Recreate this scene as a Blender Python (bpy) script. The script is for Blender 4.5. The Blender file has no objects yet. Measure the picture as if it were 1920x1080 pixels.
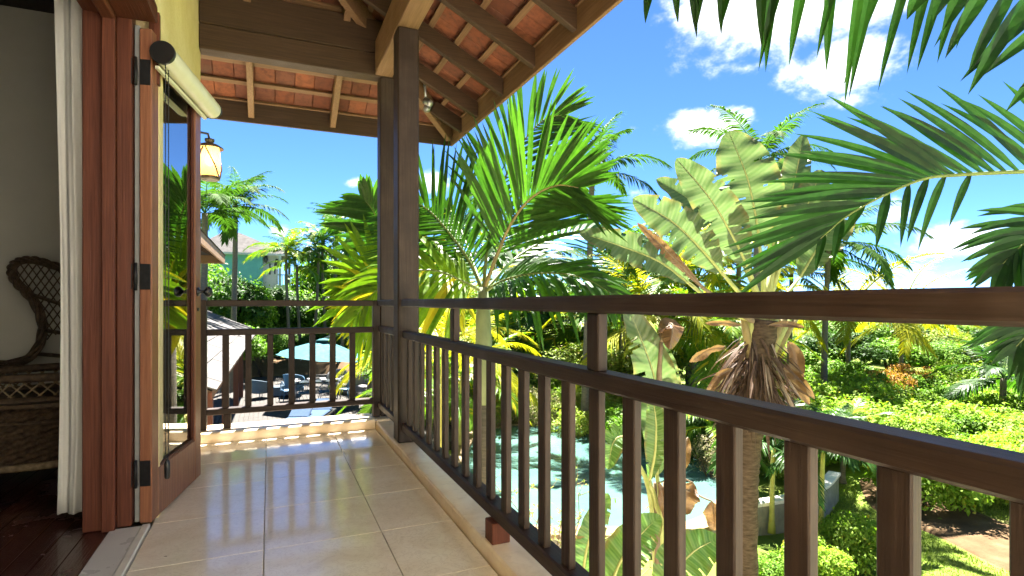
import bpy, math, random
import numpy as np
from mathutils import Vector, Matrix

# ------------------------------------------------------------------ camera, sky, sun, exposure
scene = bpy.context.scene
FPX, CX, HOR = 1050.0, 960.0, 567.0           # focal length in photo pixels, centre column, horizon row
YAW = math.atan(455.0 / 1050.0)               # the balcony runs along +Y, the camera looks to its right
SA, CA = math.sin(YAW), math.cos(YAW)
EYE = 1.0

cam_d = bpy.data.cameras.new("camera")
cam = bpy.data.objects.new("camera", cam_d)
scene.collection.objects.link(cam)
cam.location = (0, 0, EYE)
cam.rotation_euler = (math.radians(90), 0, -YAW)
cam_d.sensor_width = 36.0
cam_d.lens = FPX * 36.0 / 1920.0
cam_d.shift_y = (HOR - 540.0) / 1920.0
cam_d.clip_start = 0.05
cam_d.clip_end = 3000
scene.camera = cam

SUN = Vector((0.22, 0.485, 1.0)).normalized()
SUN_EL = math.asin(SUN.z)
SUN_AZ = math.atan2(SUN.x, SUN.y)
sd = bpy.data.lights.new("sun", 'SUN')
sd.energy = 4.6
sd.angle = math.radians(0.5)
sd.color = (1.0, 0.955, 0.88)
sun = bpy.data.objects.new("sun", sd)
scene.collection.objects.link(sun)
sun.rotation_euler = (-SUN).to_track_quat('-Z', 'Y').to_euler()

scene.view_settings.view_transform = 'Standard'
scene.view_settings.look = 'None'
scene.view_settings.exposure = 3.42
scene.view_settings.gamma = 1.0
scene.view_settings.use_curve_mapping = False
scene.render.engine = 'CYCLES'
scene.cycles.use_denoising = True
scene.cycles.max_bounces = 10
scene.cycles.diffuse_bounces = 4
scene.cycles.glossy_bounces = 4
scene.cycles.transparent_max_bounces = 12
scene.cycles.caustics_reflective = False
scene.cycles.caustics_refractive = False
scene.cycles.sample_clamp_indirect = 6.0


def ray(px, py):
    u = (px - CX) / FPX
    return Vector((SA + u * CA, CA - u * SA, (HOR - py) / FPX))


def at(px, py, d):
    """world point seen at photo pixel (px, py) at depth d metres in front of the camera"""
    return Vector((0, 0, EYE)) + ray(px, py) * d


def on_z(px, py, z):
    r = ray(px, py)
    return Vector((0, 0, EYE)) + r * ((z - EYE) / r.z)


SKY_STRENGTH = 0.052


def build_world():
    w = bpy.data.worlds.new("World")
    scene.world = w
    w.use_nodes = True
    nt = w.node_tree
    N, L = nt.nodes, nt.links
    N.clear()
    out = N.new('ShaderNodeOutputWorld')
    bg = N.new('ShaderNodeBackground')
    sky = N.new('ShaderNodeTexSky')
    sky.sky_type = 'NISHITA'
    sky.sun_disc = False
    sky.sun_elevation = SUN_EL
    sky.sun_rotation = SUN_AZ
    sky.air_density = 0.27
    sky.dust_density = 0.0
    sky.ozone_density = 10.0
    hs = N.new('ShaderNodeHueSaturation')
    hs.inputs['Saturation'].default_value = 1.03
    hs.inputs['Hue'].default_value = .496
    L.new(sky.outputs[0], hs.inputs['Color'])
    tc = N.new('ShaderNodeTexCoord')
    nrm = N.new('ShaderNodeVectorMath'); nrm.operation = 'NORMALIZE'
    L.new(tc.outputs['Generated'], nrm.inputs[0])
    D = nrm.outputs[0]

    def math_(op, a, b=None, clamp=False):
        n = N.new('ShaderNodeMath'); n.operation = op; n.use_clamp = clamp
        for i, v in enumerate((a, b)):
            if v is None:
                continue
            if isinstance(v, (int, float)):
                n.inputs[i].default_value = v
            else:
                L.new(v, n.inputs[i])
        return n.outputs[0]

    def dot(v):
        n = N.new('ShaderNodeVectorMath'); n.operation = 'DOT_PRODUCT'
        L.new(D, n.inputs[0]); n.inputs[1].default_value = v
        return n.outputs['Value']

    def noise(scale, detail, rough, dist=0.0, off=0.0):
        mp = N.new('ShaderNodeMapping')
        mp.inputs['Location'].default_value = (off, off * .7, 0)
        mp.inputs['Scale'].default_value = (1, 1, 1.5)
        L.new(D, mp.inputs[0])
        n = N.new('ShaderNodeTexNoise')
        n.inputs['Scale'].default_value = scale
        n.inputs['Detail'].default_value = detail
        n.inputs['Roughness'].default_value = rough
        n.inputs['Distortion'].default_value = dist
        L.new(mp.outputs[0], n.inputs['Vector'])
        return n.outputs['Fac']

    # clouds: centre pixel, half sizes in pixels (photo), weight
    clouds = [(1440, 20, 310, 120, 1.1), (1570, 130, 160, 75, 1.1), (1390, 128, 120, 28, .8), (1325, 240, 118, 46, 1.15),
              (1590, 190, 110, 28, .8), (1680, 405, 75, 52, .85), (1790, 455, 180, 52, 1.0), (1730, 520, 230, 60, .62), (1870, 560, 260, 60, .4),
              (668, 342, 40, 14, .75), (528, 434, 30, 17, .9), (815, 340, 45, 36, .8), (1190, 362, 50, 20, .6), (590, 415, 34, 10, .4),
              (1188, 242, 22, 16, .4)]
    rng = random.Random(4)
    dirs = [(ray(px, py).normalized(), a / FPX, b / FPX, wt) for px, py, a, b, wt in clouds]
    for k in range(16):                        # fair-weather cumulus carried on outside the frame, more added there for neutral fill light
        az = math.radians(75 + 290.0 * (k % 8) / 8 + rng.uniform(-8, 8))
        el = math.radians(rng.uniform(10, 30) if k < 8 else rng.uniform(38, 66))
        v = Vector((math.sin(az) * math.cos(el), math.cos(az) * math.cos(el), math.sin(el)))
        s = rng.uniform(.16, .34)
        dirs.append((v, s, s * rng.uniform(.25, .42), rng.uniform(.7, 1.0)))
    sx = N.new('ShaderNodeSeparateXYZ'); L.new(D, sx.inputs[0])
    cx = N.new('ShaderNodeCombineXYZ')
    L.new(math_('ARCTAN2', sx.outputs[0], sx.outputs[1]), cx.inputs[0])
    L.new(math_('ARCSINE', sx.outputs[2]), cx.inputs[1])
    tot = None
    for c, a, b, wt in dirs:                   # soft elliptical weight round each cloud's azimuth and elevation
        az, el = math.atan2(c.x, c.y), math.asin(c.z)
        k = math.hypot(1, math.tan(math.atan2(c.x, c.y) - YAW)) if abs(az - YAW) < 1.2 else 1.0
        ma = N.new('ShaderNodeVectorMath'); ma.operation = 'MULTIPLY_ADD'
        L.new(cx.outputs[0], ma.inputs[0])
        sxk, syk = k * k / a, k / b
        ma.inputs[1].default_value = (sxk, syk, 0)
        ma.inputs[2].default_value = (-az * sxk, -el * syk, 0)
        ln = N.new('ShaderNodeVectorMath'); ln.operation = 'LENGTH'
        L.new(ma.outputs[0], ln.inputs[0])
        mm = N.new('ShaderNodeMath'); mm.operation = 'MULTIPLY_ADD'
        L.new(ln.outputs['Value'], mm.inputs[0]); mm.inputs[1].default_value = -wt; mm.inputs[2].default_value = wt
        tot = math_('MAXIMUM', mm.outputs[0], 0.0 if tot is None else tot)
    n1 = noise(9, 6, .62, .3, 1.3)
    n2 = noise(38, 3, .65, 0, 4.0)
    dens = math_('ADD', tot, math_('MULTIPLY', math_('SUBTRACT', n1, .55), 2.0))
    dens = math_('ADD', dens, math_('MULTIPLY', math_('SUBTRACT', n2, .5), .55))
    dens = math_('MULTIPLY', dens, math_('MULTIPLY', tot, 6.0, True))
    ss = N.new('ShaderNodeMapRange'); ss.interpolation_type = 'SMOOTHSTEP'
    L.new(dens, ss.inputs[0])
    ss.inputs[1].default_value = .06; ss.inputs[2].default_value = .85
    mr = N.new('ShaderNodeMapRange')
    L.new(math_('ADD', dens, math_('MULTIPLY', n2, .6)), mr.inputs[0])
    mr.inputs[1].default_value = .3; mr.inputs[2].default_value = 1.2
    cc = N.new('ShaderNodeMixRGB')
    L.new(mr.outputs[0], cc.inputs[0])
    k = 1.0 / SKY_STRENGTH
    cc.inputs[1].default_value = (.085 * k, .098 * k, .115 * k, 1)
    cc.inputs[2].default_value = (.30 * k, .30 * k, .30 * k, 1)
    mx = N.new('ShaderNodeMixRGB')
    L.new(ss.outputs[0], mx.inputs[0])
    L.new(hs.outputs[0], mx.inputs[1])
    L.new(cc.outputs[0], mx.inputs[2])
    L.new(mx.outputs[0], bg.inputs[0])
    bg.inputs[1].default_value = SKY_STRENGTH
    w.cycles.sampling_method = 'MANUAL'
    w.cycles.sample_map_resolution = 256
    L.new(bg.outputs[0], out.inputs[0])


build_world()

# ------------------------------------------------------------------ helpers
COL = scene.collection
RNG = random.Random(7)
ORD = ('first', 'second', 'third', 'fourth', 'fifth', 'sixth', 'seventh', 'eighth', 'ninth', 'tenth', 'eleventh', 'twelfth', 'thirteenth', 'fourteenth', 'fifteenth', 'sixteenth', 'seventeenth', 'eighteenth', 'nineteenth', 'twentieth')
ORD = ORD + tuple('twenty-' + x for x in ORD[:9]) + ('thirtieth',)
M = {}


def link(o, parent=None):
    COL.objects.link(o)
    if parent is not None:
        o.parent = parent
    return o


def tag(o, label=None, cat=None, group=None, kind=None):
    if label: o["label"] = label
    if cat: o["category"] = cat
    if group: o["group"] = group
    if kind: o["kind"] = kind
    return o


def thing(name, label, cat, loc=(0, 0, 0), rz=0.0, group=None):
    o = bpy.data.objects.new(name, None)
    o.empty_display_size = .1
    link(o)
    o.location = loc
    o.rotation_euler = (0, 0, rz)
    return tag(o, label, cat, group)


def place(name, mesh, parent=None, loc=None, rot=None, scale=None):
    o = bpy.data.objects.new(name, mesh)
    link(o, parent)
    if loc is not None: o.location = loc
    if rot is not None: o.rotation_euler = rot
    if scale is not None: o.scale = scale if hasattr(scale, '__len__') else (scale,) * 3
    return o


class MB:
    """collects shapes; build() links them as one mesh object. Coordinates are local to the parent."""
    def __init__(s):
        s.v = []; s.f = []

    def add(s, v, f):
        b = len(s.v)
        s.v.extend(tuple(p) for p in v)
        s.f.extend(tuple(i + b for i in q) for q in f)
        return s

    def box(s, x0, x1, y0, y1, z0, z1, c=0.0, mat=None):
        if c <= 0:
            v = [(x, y, z) for z in (z0, z1) for y in (y0, y1) for x in (x0, x1)]
            f = [(0, 2, 3, 1), (4, 5, 7, 6), (0, 1, 5, 4), (2, 6, 7, 3), (0, 4, 6, 2), (1, 3, 7, 5)]
        else:
            X, Y, Z = (x0, x1), (y0, y1), (z0, z1)
            v = []; idx = {}
            for a in (0, 1):
                for b in (0, 1):
                    for d in (0, 1):
                        sa, sb, sc = (1 - 2 * a) * c, (1 - 2 * b) * c, (1 - 2 * d) * c
                        for k, p in enumerate(((X[a], Y[b] + sb, Z[d] + sc), (X[a] + sa, Y[b], Z[d] + sc), (X[a] + sa, Y[b] + sb, Z[d]))):
                            idx[(a, b, d, k)] = len(v); v.append(p)
            f = []
            ring = [(0, 0), (1, 0), (1, 1), (0, 1)]
            for a in (0, 1):
                f.append([idx[(a, b, d, 0)] for b, d in ring])
                f.append([idx[(b, a, d, 1)] for b, d in ring])
                f.append([idx[(b, d, a, 2)] for b, d in ring])
            for a in (0, 1):
                for b in (0, 1):
                    f.append([idx[(a, b, 0, 0)], idx[(a, b, 1, 0)], idx[(a, b, 1, 1)], idx[(a, b, 0, 1)]])
                    f.append([idx[(a, 0, b, 0)], idx[(a, 1, b, 0)], idx[(a, 1, b, 2)], idx[(a, 0, b, 2)]])
                    f.append([idx[(0, a, b, 1)], idx[(1, a, b, 1)], idx[(1, a, b, 2)], idx[(0, a, b, 2)]])
            for a in (0, 1):
                for b in (0, 1):
                    for d in (0, 1):
                        f.append([idx[(a, b, d, k)] for k in range(3)])
        if mat is not None:
            v = [tuple(mat @ Vector(p)) for p in v]
        return s.add(v, f)

    def beam(s, p, q, w, h, up=(0, 0, 1), c=0.0):
        """box from p to q (centre line), w across, h along up"""
        p, q = Vector(p), Vector(q)
        y = (q - p); L = y.length; y.normalize()
        x = y.cross(Vector(up)).normalized()
        z = x.cross(y)
        m = Matrix((x, y, z)).transposed().to_4x4()
        m.translation = p
        return s.box(-w / 2, w / 2, 0, L, -h / 2, h / 2, c, m)

    def tube(s, pts, rad, n=8, cap=True):
        pts = [Vector(p) for p in pts]
        if not hasattr(rad, '__len__'): rad = [rad] * len(pts)
        b = len(s.v); ref = None
        for i, p in enumerate(pts):
            t = (pts[min(i + 1, len(pts) - 1)] - pts[max(i - 1, 0)])
            t = t.normalized() if t.length > 1e-9 else Vector((0, 0, 1))
            if ref is None:
                ref = t.cross(Vector((0, 0, 1)) if abs(t.z) < .9 else Vector((1, 0, 0))).normalized()
            ref = (ref - t * ref.dot(t)).normalized()
            bi = t.cross(ref)
            for k in range(n):
                a = 2 * math.pi * k / n
                s.v.append(tuple(p + (ref * math.cos(a) + bi * math.sin(a)) * rad[i]))
        for i in range(len(pts) - 1):
            for k in range(n):
                a0 = b + i * n + k; a1 = b + i * n + (k + 1) % n
                s.f.append((a0, a1, a1 + n, a0 + n))
        if cap:
            s.f.append(tuple(b + k for k in range(n))[::-1])
            e = b + (len(pts) - 1) * n
            s.f.append(tuple(e + k for k in range(n)))
        return s

    def lathe(s, prof, n=20, loc=(0, 0, 0), axis=None):
        """profile of (radius, height) turned round z (or axis)"""
        b = len(s.v); q = Vector((0, 0, 1)).rotation_difference(Vector(axis)) if axis is not None else None
        for r, h in prof:
            for k in range(n):
                a = 2 * math.pi * k / n
                p = Vector((r * math.cos(a), r * math.sin(a), h))
                if q: p = q @ p
                s.v.append(tuple(p + Vector(loc)))
        for i in range(len(prof) - 1):
            for k in range(n):
                a0 = b + i * n + k; a1 = b + i * n + (k + 1) % n
                s.f.append((a0, a1, a1 + n, a0 + n))
        return s

    def mesh(s, name, mat, smooth=False):
        me = bpy.data.meshes.new(name)
        me.from_pydata(s.v, [], s.f)
        me.materials.append(mat)
        if smooth:
            me.polygons.foreach_set('use_smooth', [True] * len(me.polygons))
        me.update()
        return me

    def build(s, name, mat, parent=None, smooth=False, loc=None, rot=None):
        return place(name, s.mesh(name, mat, smooth), parent, loc, rot)


def np_mesh(name, v, f, mat, smooth=False):
    v = np.asarray(v, np.float32); f = np.asarray(f, np.int32)
    me = bpy.data.meshes.new(name)
    me.vertices.add(len(v)); me.vertices.foreach_set('co', v.ravel())
    k = f.shape[1]
    me.loops.add(f.size); me.loops.foreach_set('vertex_index', f.ravel())
    me.polygons.add(len(f))
    me.polygons.foreach_set('loop_start', np.arange(0, f.size, k, dtype=np.int32))
    if smooth:
        me.polygons.foreach_set('use_smooth', np.ones(len(f), bool))
    me.materials.append(mat)
    me.update(calc_edges=True)
    return me


def curve(pts, n):
    """Catmull-Rom through pts, n samples"""
    P = [Vector(p) for p in pts]
    P = [P[0] * 2 - P[1]] + P + [P[-1] * 2 - P[-2]]
    out = []; m = len(P) - 3
    for i in range(n):
        x = i / (n - 1) * m; k = min(int(x), m - 1); t = x - k
        a, b, c, d = P[k:k + 4]
        out.append(.5 * ((2 * b) + (c - a) * t + (2 * a - 5 * b + 4 * c - d) * t * t + (3 * b - a - 3 * c + d) * t ** 3))
    return out


# ------------------------------------------------------------------ materials
class NT:
    def __init__(s, name):
        s.m = bpy.data.materials.new(name); s.m.use_nodes = True
        s.t = s.m.node_tree; s.N = s.t.nodes; s.L = s.t.links
        s.N.clear()
        s.out = s.N.new('ShaderNodeOutputMaterial')

    def n(s, typ, **kw):
        x = s.N.new('ShaderNode' + typ)
        for k, v in kw.items():
            if k in x.inputs: s.set(x.inputs[k], v)
            else: setattr(x, k, v)
        return x

    def set(s, inp, v):
        if hasattr(v, 'is_linked') or isinstance(v, bpy.types.NodeSocket): s.L.new(v, inp)
        else: inp.default_value = v

    def coord(s, kind='Object', scale=(1, 1, 1), loc=None):
        tc = s.n('TexCoord')
        mp = s.n('Mapping')
        mp.inputs['Scale'].default_value = scale
        s.L.new(tc.outputs[kind], mp.inputs[0])
        if loc is not None: s.set(mp.inputs['Location'], loc)
        return mp.outputs[0]

    def world(s, scale=(1, 1, 1)):
        g = s.n('NewGeometry'); mp = s.n('Mapping')
        mp.inputs['Scale'].default_value = scale
        s.L.new(g.outputs['Position'], mp.inputs[0])
        return mp.outputs[0]

    def noise(s, vec, scale=5, detail=4, rough=.55, dist=0):
        x = s.n('TexNoise')
        x.inputs['Scale'].default_value = scale; x.inputs['Detail'].default_value = detail
        x.inputs['Roughness'].default_value = rough; x.inputs['Distortion'].default_value = dist
        s.L.new(vec, x.inputs['Vector'])
        return x.outputs['Fac']

    def ramp(s, fac, stops):
        r = s.n('ValToRGB')
        s.L.new(fac, r.inputs[0])
        e = r.color_ramp.elements
        while len(e) < len(stops): e.new(.5)
        for k, (p, c) in enumerate(stops):
            e[k].position = p; e[k].color = (*c, 1) if len(c) == 3 else c
        return r.outputs[0]

    def mix(s, fac, a, b, typ='MIX'):
        x = s.n('MixRGB', blend_type=typ)
        for i, v in enumerate((fac, a, b)):
            if isinstance(v, tuple) and len(v) == 3: v = (*v, 1)
            s.set(x.inputs[i], v)
        return x.outputs[0]

    def math(s, op, a, b=0.0, clamp=False):
        x = s.n('Math', operation=op, use_clamp=clamp)
        s.set(x.inputs[0], a); s.set(x.inputs[1], b)
        return x.outputs[0]

    def maprange(s, v, a, b, c, d):
        x = s.n('MapRange')
        for i, q in enumerate((v, a, b, c, d)): s.set(x.inputs[i], q)
        return x.outputs[0]

    def bump(s, h, strength=.3, dist=.01):
        b = s.n('Bump')
        b.inputs['Strength'].default_value = strength; b.inputs['Distance'].default_value = dist
        s.L.new(h, b.inputs['Height'])
        return b.outputs[0]

    def bsdf(s, color, rough=.5, normal=None, spec=.5, metal=0.0, coat=0.0, **kw):
        p = s.n('BsdfPrincipled')
        s.set(p.inputs['Base Color'], (*color, 1) if isinstance(color, tuple) and len(color) == 3 else color)
        s.set(p.inputs['Roughness'], rough)
        p.inputs['Specular IOR Level'].default_value = spec
        p.inputs['Metallic'].default_value = metal
        p.inputs['Coat Weight'].default_value = coat
        if normal is not None: s.L.new(normal, p.inputs['Normal'])
        for k, v in kw.items(): s.set(p.inputs[k], v)
        return p.outputs[0]

    def done(s, shader, key=None):
        s.L.new(shader, s.out.inputs[0])
        M[key or s.m.name] = s.m
        return s.m

    def rnd(s):
        o = s.n('ObjectInfo')
        return o.outputs['Random']


def wood(key, dark, light, axis, rough=.45, grain=1.0, spec=.4, worn=None, vary=.25, coat=0.0):
    t = NT(key)
    sc = [95 * grain] * 3; sc[axis] = 3.0
    off = t.n('CombineXYZ'); r = t.rnd()
    t.set(off.inputs[0], t.math('MULTIPLY', r, 37.0)); t.set(off.inputs[1], t.math('MULTIPLY', r, 91.0)); t.set(off.inputs[2], t.math('MULTIPLY', r, 53.0))
    g = t.n('NewGeometry'); add = t.n('VectorMath', operation='ADD')
    t.L.new(g.outputs['Position'], add.inputs[0]); t.L.new(off.outputs[0], add.inputs[1])
    mp = t.n('Mapping'); mp.inputs['Scale'].default_value = sc
    t.L.new(add.outputs[0], mp.inputs[0])
    a = t.noise(mp.outputs[0], 1.0, 6, .62, .6)
    c = t.ramp(a, [(.28, dark), (.55, tuple((x + y) / 2 for x, y in zip(dark, light))), (.78, light)])
    c = t.mix(t.maprange(r, 0, 1, 0, vary), c, tuple(x * .55 for x in dark))
    lg = t.noise(t.world((1, 1, 1)), 3.5, 5, .6)
    if worn:
        fac = t.math('MULTIPLY', t.maprange(lg, .45, .68, 0, .9), t.maprange(a, .35, .65, .35, 1.0))
        c = t.mix(fac, c, worn)
    rg = t.maprange(lg, .3, .7, rough - .1, rough + .12)
    return t.done(t.bsdf(c, rg, t.bump(a, .5, .004), spec, coat=coat))


def leaf(key, c1, c2, trans=(1.0, 1.25, .45), tw=.38, rough=.55, spec=.15, old=None, oldamt=.06):
    t = NT(key)
    g = t.n('NewGeometry')
    r = t.math('FRACT', t.math('ADD', g.outputs['Random Per Island'], t.math('MULTIPLY', t.rnd(), 7.31)))
    c = t.mix(r, c1, c2)
    c = t.mix(t.maprange(t.rnd(), .3, 1, 0, .5), c, tuple(x * .55 for x in c1))
    ns = t.noise(t.world(), 1.3, 3, .5)
    c = t.mix(t.maprange(ns, .35, .7, 0, .55), c, tuple(x * .62 for x in c1))
    if old:
        f = t.math('GREATER_THAN', t.math('FRACT', t.math('MULTIPLY', r, 13.7)), 1 - oldamt)
        c = t.mix(f, c, old)
    fine = t.noise(t.world((1, 1, 1)), 22, 3, .6)
    c = t.mix(t.maprange(fine, .4, .7, 0, .22), c, tuple(min(1, x * 1.7) for x in c2))
    b = t.bsdf(c, rough, None, spec)
    tr = t.n('BsdfTranslucent')
    t.set(tr.inputs[0], t.mix(1.0, c, (*trans, 1), 'MULTIPLY'))
    mx = t.n('MixShader'); mx.inputs[0].default_value = tw
    t.L.new(b, mx.inputs[1]); t.L.new(tr.outputs[0], mx.inputs[2])
    return t.done(mx.outputs[0])


def plain(key, color, rough=.5, vary=.15, scale=6, bump=.1, spec=.4, metal=0.0, coat=0.0, stretch=(1, 1, 1), color2=None):
    t = NT(key)
    a = t.noise(t.world(stretch), scale, 5, .6)
    c2 = color2 or tuple(x * (1 - vary * 2) for x in color)
    c = t.ramp(a, [(.3, c2), (.7, color)])
    return t.done(t.bsdf(c, t.maprange(a, .3, .7, rough + .08, rough - .05), t.bump(a, bump, .01), spec, metal, coat))


# timber
RAILD, RAILL = (.015, .008, .0055), (.040, .022, .015)
for ax, nm in enumerate('xyz'):
    wood('rail_wood_' + nm, RAILD, RAILL, ax, .55, worn=(.058, .040, .031), spec=.28)
    wood('roof_wood_' + nm, (.030, .016, .008), (.082, .044, .022), ax, .55, spec=.3)
    wood('batten_wood_' + nm, (.13, .072, .036), (.27, .16, .085), ax, .6, spec=.3)
    wood('red_wood_' + nm, (.070, .020, .012), (.16, .052, .028), ax, .5, spec=.22)
wood('door_wood', (.17, .065, .035), (.36, .16, .085), 2, .42, spec=.3)
wood('plank_wood', (.030, .008, .006), (.085, .025, .017), 1, .22, spec=.5, coat=.25)
wood('deck_wood', (.035, .031, .027), (.07, .063, .056), 1, .75, grain=.5, spec=.2)


def tile_mat():
    t = NT('limestone_tile')
    r = t.rnd()
    off = t.n('CombineXYZ'); t.set(off.inputs[0], t.math('MULTIPLY', r, 40.0)); t.set(off.inputs[2], t.math('MULTIPLY', r, 17.0))
    g = t.n('NewGeometry'); add = t.n('VectorMath', operation='ADD')
    t.L.new(g.outputs['Position'], add.inputs[0]); t.L.new(off.outputs[0], add.inputs[1])
    a = t.noise(add.outputs[0], 4.2, 8, .62, 1.2)
    b = t.noise(add.outputs[0], 14, 6, .6, 2.2)
    c = t.ramp(a, [(.3, (.78, .67, .50)), (.5, (.86, .77, .61)), (.72, (.90, .83, .69))])
    vein = t.maprange(t.math('ABSOLUTE', t.math('SUBTRACT', b, .5)), 0, .035, .35, 0)
    c = t.mix(vein, c, (.52, .41, .29))
    c = t.mix(t.maprange(r, 0, 1, 0, .2), c, (.74, .62, .46))
    dirt = t.noise(t.world(), 2.1, 6, .7)
    c = t.mix(t.maprange(dirt, .55, .8, 0, .2), c, (.55, .46, .35))
    ro = t.maprange(dirt, .3, .75, .07, .24)
    return t.done(t.bsdf(c, ro, t.bump(b, .02, .002), .5, coat=.35, **{'Coat Roughness': .06}))


tile_mat()


def kerb_mat():
    t = NT('kerb_stone')
    a = t.noise(t.world(), 5, 7, .62, .5)
    b = t.noise(t.world((1, 1, 1)), 26, 5, .6)
    c = t.ramp(a, [(.3, (.64, .47, .28)), (.5, (.76, .60, .40)), (.72, (.82, .69, .50))])
    c = t.mix(t.maprange(b, .55, .75, 0, .3), c, (.37, .25, .15))
    return t.done(t.bsdf(c, t.maprange(a, .3, .7, .42, .26), t.bump(b, .06, .003), .45))


kerb_mat()
plain('grout', (.50, .42, .32), .8)
plain('marble', (.62, .60, .55), .3, .04, 7, .02, .5)
plain('white_stone', (.74, .69, .58), .35, .08, 9, .03)


def stucco():
    t = NT('yellow_stucco')
    a = t.noise(t.world(), 45, 6, .7)
    b = t.noise(t.world(), 3, 5, .6)
    v = t.n('TexVoronoi'); v.inputs['Scale'].default_value = 60
    t.L.new(t.world(), v.inputs['Vector'])
    c = t.ramp(b, [(.3, (.64, .50, .25)), (.7, (.77, .64, .38))])
    c = t.mix(t.maprange(a, .5, .75, 0, .35), c, (.48, .34, .12))
    h = t.math('ADD', a, t.math('MULTIPLY', v.outputs['Distance'], .5))
    return t.done(t.bsdf(c, .85, t.bump(h, .7, .006), .2))


stucco()
plain('room_plaster', (.50, .49, .45), .8, .05, 3, .05, .2)
plain('room_ceiling_wood', (.02, .014, .011), .6, .2, 4, .1)
plain('curtain_cloth', (.70, .70, .68), .85, .04, 40, .15, .15, stretch=(1, 1, .2))
plain('black_metal', (.012, .012, .013), .38, .2, 20, .05, .5)
plain('hinge_metal', (.020, .020, .022), .45, .3, 30, .2, .5, .4)
plain('pale_gap', (.30, .31, .32), .5, .08, 20, .05)
plain('cream_cassette', (.72, .68, .52), .35, .06, 10, .02)
plain('grey_metal', (.35, .35, .36), .35, .1, 20, .02, .5, .8)
plain('lantern_metal', (.20, .17, .13), .5, .25, 30, .2, .4, .6)


def clay():
    t = NT('clay_tile')
    r = t.rnd(); g = t.n('NewGeometry')
    rr = t.math('FRACT', t.math('ADD', r, g.outputs['Random Per Island']))
    c = t.ramp(rr, [(0, (.105, .036, .021)), (.35, (.17, .055, .029)), (.7, (.26, .088, .042)), (1, (.15, .056, .036))])
    a = t.noise(t.world(), 18, 6, .65)
    c = t.mix(t.maprange(a, .42, .7, 0, .75), c, (.075, .03, .02))
    b2 = t.noise(t.world(), 5, 5, .7)
    c = t.mix(t.maprange(b2, .55, .75, 0, .5), c, (.10, .07, .055))
    return t.done(t.bsdf(c, .75, t.bump(a, .2, .004), .25))


clay()


def glass_mat():
    t = NT('window_glass')
    fr = t.n('Fresnel'); fr.inputs['IOR'].default_value = 6.0      # two faces of a pane, coated
    gl = t.n('BsdfGlossy'); gl.inputs['Roughness'].default_value = 0.012
    gl.inputs[0].default_value = (.97, .98, .96, 1)
    tr = t.n('BsdfTransparent'); tr.inputs[0].default_value = (.86, .90, .87, 1)
    mx = t.n('MixShader')
    t.L.new(fr.outputs[0], mx.inputs[0]); t.L.new(tr.outputs[0], mx.inputs[1]); t.L.new(gl.outputs[0], mx.inputs[2])
    return t.done(mx.outputs[0])


glass_mat()


def emit(key, color, strength):
    t = NT(key)
    e = t.n('Emission'); e.inputs[0].default_value = (*color, 1); e.inputs[1].default_value = strength
    return t.done(e.outputs[0])


emit('bulb', (1.0, .80, .50), 2.0)


def amber():
    t = NT('amber_glass')
    b = t.bsdf((.55, .38, .19), .25, None, .5)
    tr = t.n('BsdfTranslucent'); tr.inputs[0].default_value = (.82, .56, .27, 1)
    tp = t.n('BsdfTransparent'); tp.inputs[0].default_value = (.85, .55, .22, 1)
    m1 = t.n('MixShader'); m1.inputs[0].default_value = .6
    t.L.new(b, m1.inputs[1]); t.L.new(tr.outputs[0], m1.inputs[2])
    m2 = t.n('MixShader'); m2.inputs[0].default_value = .18
    t.L.new(m1.outputs[0], m2.inputs[1]); t.L.new(tp.outputs[0], m2.inputs[2])
    return t.done(m2.outputs[0])


amber()


def water():
    t = NT('pool_water')
    a = t.noise(t.world((1, 1.6, 1)), 5.0, 4, .6, .8)
    c = t.ramp(t.noise(t.world(), .5, 3, .5), [(.35, (.055, .125, .108)), (.7, (.085, .165, .14))])
    return t.done(t.bsdf(c, .04, t.bump(a, .30, .02), .5))


water()


def ground_mat():
    t = NT('ground_cover')
    a = t.noise(t.world(), .55, 6, .6); b = t.noise(t.world(), 9, 6, .65)
    c = t.ramp(a, [(.35, (.10, .155, .02)), (.55, (.155, .21, .03)), (.72, (.22, .17, .08))])
    c = t.mix(t.maprange(b, .4, .7, 0, .6), c, (.075, .115, .016))
    return t.done(t.bsdf(c, .9, t.bump(b, .6, .04), .15))


ground_mat()


def dirt_mat():
    t = NT('dirt')
    a = t.noise(t.world(), 2.2, 7, .65); b = t.noise(t.world(), 24, 5, .7)
    c = t.ramp(a, [(.3, (.070, .042, .021)), (.55, (.105, .066, .034)), (.75, (.135, .092, .052))])
    c = t.mix(t.maprange(b, .5, .75, 0, .5), c, (.07, .042, .02))
    return t.done(t.bsdf(c, .95, t.bump(b, .6, .02), .1))


dirt_mat()
plain('cream_render', (.86, .82, .73), .85, .05, 4, .1, .2)
plain('terrace_stone', (.62, .54, .42), .8, .12, 3, .15)
plain('pool_coping', (.19, .12, .042), .6, .18, 5, .15)
plain('pool_wall', (.27, .25, .19), .8, .2, 4, .2, color2=(.16, .15, .115))
plain('teal_fabric', (.022, .105, .118), .8, .06, 8, .05, .2)
plain('teal_cushion', (.03, .17, .21), .85, .1, 12, .1, .2)
plain('grey_wicker', (.11, .16, .20), .7, .2, 60, .4, .3)
plain('blue_wicker', (.08, .17, .27), .65, .2, 60, .4, .3)
plain('white_wicker', (.20, .20, .20), .6, .12, 60, .3, .3)
plain('navy_fabric', (.030, .06, .115), .85, .1, 20, .1, .2)
plain('table_glass', (.05, .06, .07), .15, .1, 5, .02, .6)
plain('teal_paint', (.13, .36, .39), .7, .05, 4, .03, .2)
plain('white_paint', (.45, .45, .45), .6, .05, 4, .03, .3)
plain('shutter_dark', (.03, .035, .045), .5, .1)
plain('slate', (.055, .05, .048), .85, .15, 3, .2, .15)
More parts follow.
